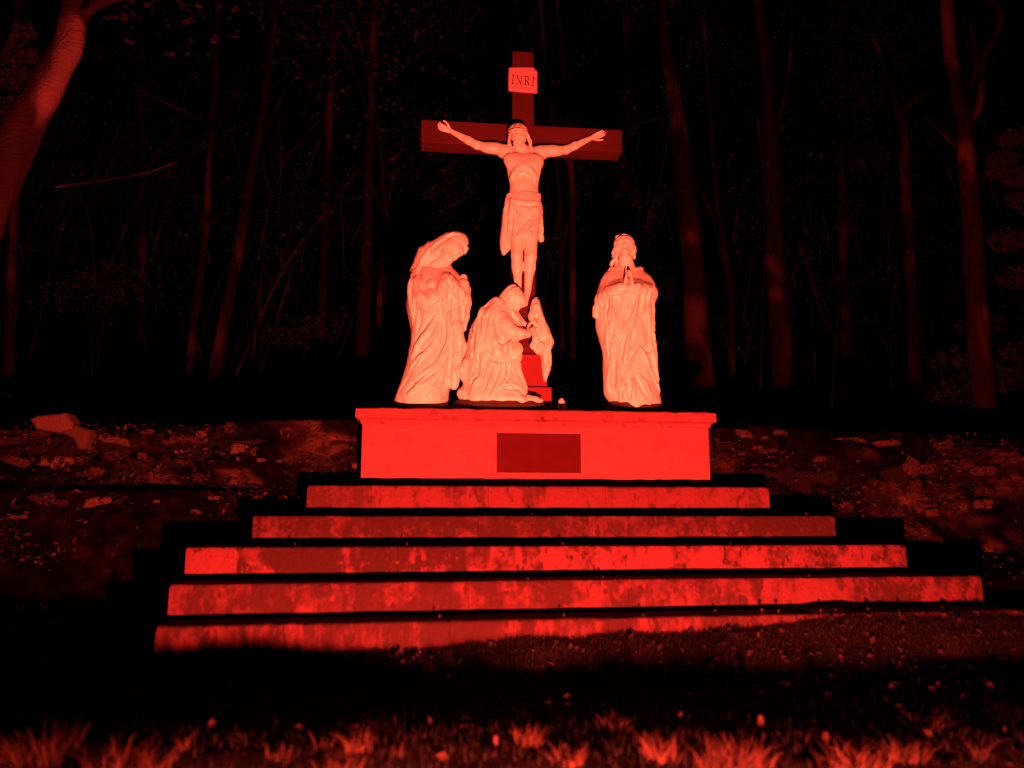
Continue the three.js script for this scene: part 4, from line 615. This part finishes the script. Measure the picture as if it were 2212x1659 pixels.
// leafy undergrowth
function bush(label, spots, size, tone, zs, name = 'bush') {
  const c = U(spots[0][0], spots[0][1], zs), root = thing(name, label, 'bush', [c.x, groundY(c.x, zs), zs]), L = [], stems = [];
  for (const [x, y, r, n0] of spots) { const n = Math.round(n0 * 2.2); const p = U(x, y, zs); const R = r * (8 - zs) / 1736; for (let i = 0; i < n; i++) { const a = rr(0, 6.28), b = Math.acos(rr(-1, 1)), q = R * Math.cbrt(rnd()); L.push(V(p.x + q * Math.sin(b) * Math.cos(a) * 1.3, p.y + q * Math.cos(b) * 0.6, p.z + q * Math.sin(b) * Math.sin(a))); } stems.push(tube([V(p.x + rr(-0.3, 0.3), p.y - R * 1.1, p.z - 0.1), V(p.x + rr(-0.1, 0.1), p.y - R * 0.3, p.z), V(p.x + rr(-0.4, 0.4) * R, p.y + R * 0.3, p.z)], [0.012, 0.008, 0.004], 5, 0.1)); }
  mesh('foliage', leaves(L, size, tone), M.leaf, root).userData.kind = 'stuff'; for (const g of stems) mesh('stem', g, M.bark, root);
}
bush('leafy bush at the right edge beside the twin-stemmed tree', [[2190, 300, 34, 260], [2165, 345, 30, 200], [2200, 380, 36, 300], [2150, 375, 20, 90], [2205, 430, 30, 150], [2185, 520, 44, 200], [2215, 600, 50, 200]], 0.06, LEAF, -2.2);
bush('leafy bush at the left edge beside the near tree', [[12, 100, 40, 120], [40, 70, 30, 50], [45, 120, 26, 60], [10, 160, 40, 120], [60, 190, 30, 60], [30, 240, 40, 90]], 0.06, LEAF, 0.4);
bush('low dark bush on the slope above the right bank', [[2000, 880, 50, 120], [2080, 850, 60, 160], [2150, 820, 60, 170], [2190, 760, 50, 130], [2060, 780, 50, 90], [2120, 700, 50, 90]], 0.06, LEAF, -3.6);
bush('low dark bush among the left trunks', [[640, 720, 60, 90], [720, 700, 60, 90], [180, 640, 70, 120], [250, 600, 60, 90]], 0.06, LEAF, -6);
bush('dim thin foliage high between the left trunks and the cross', [[900, 420, 90, 110], [980, 380, 80, 90], [1000, 60, 110, 120], [880, 130, 100, 100], [700, 90, 120, 120], [1310, 430, 70, 60]], 0.06, LEAF, -7);
bush('dim thin foliage high between the right-hand trunks', [[1900, 120, 110, 120], [1850, 200, 90, 90], [1960, 60, 110, 110], [1760, 90, 110, 100], [1900, 340, 80, 80], [1560, 120, 110, 90]], 0.06, LEAF, -7);

{ // fine twigs and leaves of the undergrowth, which read as one dim tangle
  const tw = [], L = [];
  for (let i = 0; i < 420; i++) {
    const z = rr(-10, -3.6), x = rr(-11, 13), y0 = groundY(x, z), h = rr(0.6, 5.5), a = V(x, y0 + rr(0, 4.5), z), d = rr(-0.8, 0.8), m = a.clone().add(V(d * h * 0.3, h * 0.5, rr(-0.2, 0.2))), b = m.clone().add(V(d * h * 0.7 + rr(-0.5, 0.5), h * rr(0.1, 0.5), rr(-0.3, 0.3))), r = rr(0.005, 0.016);
    tw.push(tube([a, m, b], [r, r * 0.7, r * 0.3], 4, 0.1, i));
    for (let k = 0, n = Math.floor(rr(4, 26)); k < n; k++) L.push(m.clone().lerp(b, rr(-0.3, 1.05)).add(V(rr(-0.3, 0.3), rr(-0.2, 0.2), rr(-0.3, 0.3))));
  }
  const root = thing('undergrowth', 'dim tangle of fine twigs and small leaves between the tree trunks', 'undergrowth'); root.userData.kind = 'stuff';
  const t = mesh('twigs', mergeGeometries(tw), M.bark, root), l = mesh('leaves', leaves(L, 0.06), M.leaf, root); t.userData.kind = l.userData.kind = 'stuff';
}
// ------------------------------------------------------------------ grass, leaf litter, single fallen leaves, tufts
function bladeGeo(n, r, h, tone, lean = 0.5) {
  const pos = [], col = [], idx = [];
  for (let i = 0; i < n; i++) {
    const a = rr(0, 6.28), d = r * Math.sqrt(rnd()) * rr(0.6, 1.35), x = Math.cos(a) * d, z = Math.sin(a) * d, L = h * (0.25 + 0.75 * Math.pow(rnd(), 1.4)), b = a + rr(-1.6, 1.6), out = lean * rr(0.1, 1.25) * L, w = rr(0.0014, 0.0036), t = rr(0, 3.14), k = rr(0.55, 1.4), o = pos.length / 3;
    for (let s = 0; s <= 3; s++) { const f = s / 3, ww = w * (1 - f * 0.85), px = x + Math.cos(b) * out * f * f, pz = z + Math.sin(b) * out * f * f, py = L * f * (1 - 0.18 * f * lean); pos.push(px - Math.cos(t) * ww, py, pz - Math.sin(t) * ww, px + Math.cos(t) * ww, py, pz + Math.sin(t) * ww); for (let q = 0; q < 2; q++) col.push(tone[0] * k, tone[1] * k, tone[2] * k); }
    for (let s = 0; s < 3; s++) { const p = o + s * 2; idx.push(p, p + 1, p + 2, p + 1, p + 3, p + 2); }
  }
  const g = new THREE.BufferGeometry(); g.setAttribute('position', new THREE.Float32BufferAttribute(pos, 3)); g.setAttribute('color', new THREE.Float32BufferAttribute(col, 3)); g.setIndex(idx); g.computeVertexNormals(); return g;
}
const TUFTS = [[88, 1640, 0.15, 0.17, 130, 'broad dense grass tuft at the bottom left corner'], [268, 1660, 0.12, 0.16, 90, 'splayed grass tuft second from the bottom left corner'], [345, 1656, 0.07, 0.14, 50, 'upright grass tuft right of the splayed tuft at bottom left'], [398, 1622, 0.02, 0.11, 14, 'two or three lone upright blades left of the curled leaf at bottom left'], [606, 1640, 0.05, 0.09, 26, 'small low grass tuft at the bottom, left of centre'], [690, 1620, 0.04, 0.1, 20, 'thin grass tuft at the bottom beside the low one'], [768, 1618, 0.06, 0.12, 46, 'bushy grass tuft at the bottom left of centre, above a wider one'], [742, 1668, 0.1, 0.11, 60, 'wide low grass tuft on the bottom edge left of centre'], [862, 1632, 0.025, 0.09, 14, 'tiny bright grass tuft with a few stiff blades, bottom centre-left'], [1140, 1606, 0.07, 0.12, 60, 'rounded grass tuft right of the round fallen leaf at bottom centre'], [1430, 1636, 0.09, 0.14, 90, 'spiky grass tuft at the bottom, right of centre'], [1576, 1664, 0.14, 0.17, 150, 'big bright grass tuft on the bottom edge right of centre'], [1830, 1660, 0.13, 0.14, 110, 'dim wide grass tuft at the bottom, far right of centre'], [1956, 1640, 0.08, 0.14, 44, 'loose grass tuft with one long slanting blade near the bottom right'], [2116, 1640, 0.03, 0.16, 14, 'few tall stiff blades by the bottom right corner'], [1332, 1574, 0.09, 0.09, 60, 'dark low grass tuft in the shadowed lawn right of centre'], [1846, 1540, 0.07, 0.08, 40, 'dark small grass tuft in the lawn below the right end of the steps'], [1590, 1570, 0.06, 0.09, 36, 'dark grass tuft in the lawn above the big bright tuft'], [40, 1490, 0.18, 0.24, 150, 'dim soft grass tuft at the left edge, level with the lowest step'], [20, 1410, 0.16, 0.22, 110, 'dim low grass tuft at the left edge beside the steps'], [1230, 1650, 0.08, 0.12, 50, 'thin grass tuft on the bottom edge just right of centre'], [2010, 1575, 0.12, 0.1, 60, 'dim flat grass tuft low at the right edge']];
for (const [px, py, r, h, n, label] of TUFTS) { const p = onGround(px, Math.min(py, 1652)); if (py > 1652) { p.z += 0.05; p.y = groundY(p.x, p.z); } const t = thing('grass_tuft', label, 'grass', [p.x, p.y - 0.01, p.z]), m = new THREE.Mesh(bladeGeo(Math.round(n * 1.7), r * 0.95, h * 0.95, [0.028, 0.0095, 0.006], 0.8), M.blade); m.name = 'blades'; m.userData.kind = 'stuff'; m.castShadow = m.receiveShadow = true; t.add(m); }
{
  const dummy = new THREE.Object3D(), put = (name, geo, mat, n, f, label, cat) => { const m = new THREE.InstancedMesh(geo, mat, n), c = new THREE.Color(); m.name = name; for (let i = 0; i < n; i++) { f(dummy, i); dummy.updateMatrix(); m.setMatrixAt(i, dummy.matrix); const k = rr(0.4, 1.3); m.setColorAt(i, c.setRGB(k, k, k)); } m.castShadow = m.receiveShadow = true; scene.add(m); tag(m, label, cat, null, 'stuff'); };
  put('grass', bladeGeo(7, 0.035, 0.055, [0.006, 0.003, 0.002], 0.7), M.blade, 12000, (d, i) => { const z = i < 3500 ? 2.12 + 0.5 * Math.pow(rnd(), 1.6) : 2.15 + 4.6 * Math.pow(rnd(), 1.3), x = rr(-3.6 - (6.5 - z) * 0.1, 3.4); d.position.set(x, groundY(x, z) - 0.005, z); d.rotation.set(0, rr(0, 6.28), 0); d.scale.setScalar(rr(0.5, 1.2) * (z > 3.7 ? 1.0 : 1)); }, 'short sparse grass of the dark lawn in front of the steps', 'grass');
  const lf = leaves([V(0, 0.008, 0)], 0.042, [0.018, 0.0065, 0.005]);
  put('leaf_litter', lf, M.leaf, 5200, (d) => { let x, z; for (;;) { x = rr(-7, 7.5); z = rnd() < 0.35 ? rr(2.1, 3.4) : rr(-7, 5.2); if ((z > 2.15 && (z < 3.7 || rnd() < 0.3)) || Math.abs(x - 0.05) > 3.9 || z < -2.6) break; } d.position.set(x, groundY(x, z) + 0.006, z); d.rotation.set(rr(-1.1, 1.1), rr(0, 6.28), rr(-1.1, 1.1)); d.scale.setScalar(rr(0.4, 1.3)); }, 'dead leaves scattered over the dark ground', 'leaves');
}
{ // dead leaves and crumbs caught on the faces of the banks
  const dm = new THREE.Object3D(), n = 5200, m = new THREE.InstancedMesh(leaves([V(0, 0, 0)], 0.045, [0.022, 0.008, 0.006]), M.leaf, n), c = new THREE.Color(); m.name = 'leaf_litter_001';
  for (let i = 0; i < n; i++) {
    let x, y, z; const w = rnd();
    const cl = () => { let a; do { a = rnd(); x = w < 0.5 ? rr(-7, -1.8) : rr(1.9, 8.5); y = w < 0.3 ? rr(1.3, 1.95) : w < 0.5 ? rr(0.5, 1.3) : rr(0.75, 1.95); } while (a > 0.1 + sstep(0.46, 0.62, fbm(x * 1.5, y * 4, 77, 3))); };
    cl(); z = w < 0.3 ? -0.36 - 0.05 * (y - 1.2) : w < 0.5 ? 0.12 - 0.24 * (y - 0.3) : -0.18 - 0.15 * (y - 0.4);
    dm.position.set(x, y, z + rr(0.0, 0.1)); dm.rotation.set(rr(0, 6.28), rr(0, 6.28), rr(0, 6.28)); dm.scale.set(rr(0.5, 1.8), rr(0.5, 1.2), rr(0.5, 1.8)); dm.updateMatrix(); m.setMatrixAt(i, dm.matrix); const k = Math.pow(rnd(), 2) * 1.6 + 0.15; m.setColorAt(i, c.setRGB(k, k, k));
  }
  m.castShadow = m.receiveShadow = true; scene.add(m); tag(m, 'dead leaves and crumbs of stone caught on the banks beside the plinth', 'leaves', null, 'stuff');
}
function fallenLeaf(p, s, label, group, stand = 0.5) {
  const g = new THREE.PlaneGeometry(1, 1, 6, 8), q = g.attributes.position; const c = [];
  for (let i = 0; i < q.count; i++) { const u = q.getX(i), v = q.getY(i) + 0.5, w = Math.pow(Math.sin(Math.PI * clamp(v * 0.94 + 0.04, 0, 1)), 0.8) * (0.8 + 0.16 * Math.sin(v * 19)); q.setXYZ(i, u * w * s * 0.62, v * s * (1 - 0.2 * v), s * (1.3 * u * u + 0.32 * v * v + 0.06 * Math.sin(9 * u + 7 * v))); const k = 0.028 * (0.7 + 0.6 * noise(u * 7, v * 9, s * 100)); c.push(k, k * 0.35, k * 0.25); }
  g.setAttribute('color', new THREE.Float32BufferAttribute(c, 3)); g.computeVertexNormals(); g.rotateX(-Math.PI / 2 * (1 - stand) ); g.rotateY(rr(-0.9, 0.9));
  const m = mesh('fallen_leaf', g, M.leaf); m.position.copy(p); tag(m, label, 'leaf', group); return m;
}
{
  const on = (px, c, back = 0.05) => { const C = COURSES[c], d = dirOf(px, 1115), t = (C.z - back - EYE.z) / d.z, x = EYE.x + d.x * t; return V(x, C.y1 + C.tilt * (C.x1 - x) / 6 + 0.002, C.z - back); };
  for (const [px, c, s, b] of [[953, 4, 0.06, 0.12], [1216, 4, 0.05, 0.1], [1536, 4, 0.05, 0.18], [1636, 4, 0.07, 0.1], [1671, 4, 0.06, 0.05], [1761, 4, 0.06, 0.05], [1793, 4, 0.05, 0.09], [1861, 4, 0.06, 0.06], [2018, 4, 0.05, 0.1], [1385, 4, 0.04, 0.05], [1300, 3, 0.04, 0.06], [1140, 3, 0.04, 0.03], [1215, 2, 0.05, 0.06], [880, 2, 0.05, 0.05], [640, 2, 0.05, 0.1], [1576, 2, 0.04, 0.05], [1150, 1, 0.04, 0.05], [1742, 1, 0.05, 0.03], [1740, 3, 0.04, 0.05]]) fallenLeaf(on(px, c, b), s * 0.62, 'small dry curled leaf lying on a tread of the stone steps', 'dry leaves lying on the steps', rr(0.35, 0.8));
  for (const [px, py, s, l, st] of [[1075, 1612, 0.07, 'round dry leaf standing in the grass at the bottom, just left of centre', 0.8], [458, 1582, 0.08, 'curled dry leaf on a stalk at the bottom left', 0.7], [1234, 1668, 0.06, 'dry leaf half hidden in grass on the bottom edge right of centre', 0.6], [1786, 1612, 0.08, 'folded dry leaf at the bottom, left of the dim wide tuft', 0.5], [1466, 1558, 0.07, 'pointed dry leaf in the dark lawn above the spiky tuft', 0.8], [1646, 1578, 0.09, 'forked dry leaf in the dark lawn above the big bright tuft', 0.6], [1394, 1526, 0.06, 'small dry leaf in the middle of the dark lawn', 0.4], [1820, 1432, 0.08, 'wide dry leaf lying below the right half of the lowest step', 0.4], [2028, 1492, 0.07, 'bright dry leaf in the lawn near the right edge', 0.6], [2140, 1500, 0.09, 'large dim dry leaf in the lawn at the right edge', 0.5], [1844, 1487, 0.03, 'tiny bright leaf tip in the lawn right of centre', 0.9], [1475, 1412, 0.05, 'dry leaf just below the lowest step, right of centre', 0.5], [1640, 1380, 0.06, 'dry leaf against the lowest step at its right half', 0.6], [2150, 1167, 0.09, 'dry leaf on the dark slope below the right bank', 0.5], [2028, 1110, 0.08, 'dry leaf on the foot of the right bank', 0.6], [1980, 1452, 0.06, 'dim dry leaf in the lawn below the right end of the steps', 0.5]]) fallenLeaf(onGround(px, py).add(V(0, -0.004, 0)), s * 0.85, l, null, st);
}

// ------------------------------------------------------------------ the red floodlight
{
  const root = thing('floodlight', 'black floodlight on a short stake with red glass, standing on the lawn', 'lamp', [LAMP.x, groundY(LAMP.x, LAMP.z), LAMP.z]);
  const dir = AIM.clone().sub(LAMP).normalize(), head = new THREE.Group(); head.name = 'lamp_head'; head.position.set(0, LAMP.y - root.position.y, 0); head.quaternion.setFromUnitVectors(V(0, 0, 1), dir); root.add(head);
  const part = (n, g, m, par) => { const o = new THREE.Mesh(g, m); o.name = n; o.castShadow = o.receiveShadow = true; par.add(o); return o; };
  part('housing', new RoundedBoxGeometry(0.22, 0.16, 0.09, 2, 0.012).translate(0, 0, -0.08), M.metal, head);
  part('glass', new THREE.BoxGeometry(0.18, 0.12, 0.01).translate(0, 0, -0.03), new THREE.MeshStandardMaterial({ color: 0x300404, emissive: RED, emissiveIntensity: 6, roughness: 0.3 }), head);
  part('stake', new THREE.CylinderGeometry(0.012, 0.012, head.position.y, 10).translate(0, head.position.y / 2 - 0.02, -0.09), M.metal, root);
  part('bracket', new THREE.BoxGeometry(0.25, 0.02, 0.03).translate(0, head.position.y - 0.1, -0.09), M.metal, root);
  const L = new THREE.SpotLight(RED, LAMP_POWER, 0, 1.12, 1, 2); L.position.copy(LAMP); L.target.position.copy(AIM); L.castShadow = true; L.shadow.radius = 3; L.shadow.mapSize.set(2048, 2048); L.shadow.camera.near = 0.1; L.shadow.camera.far = 60;
  scene.add(L, L.target);
}
renderer.render(scene, camera);
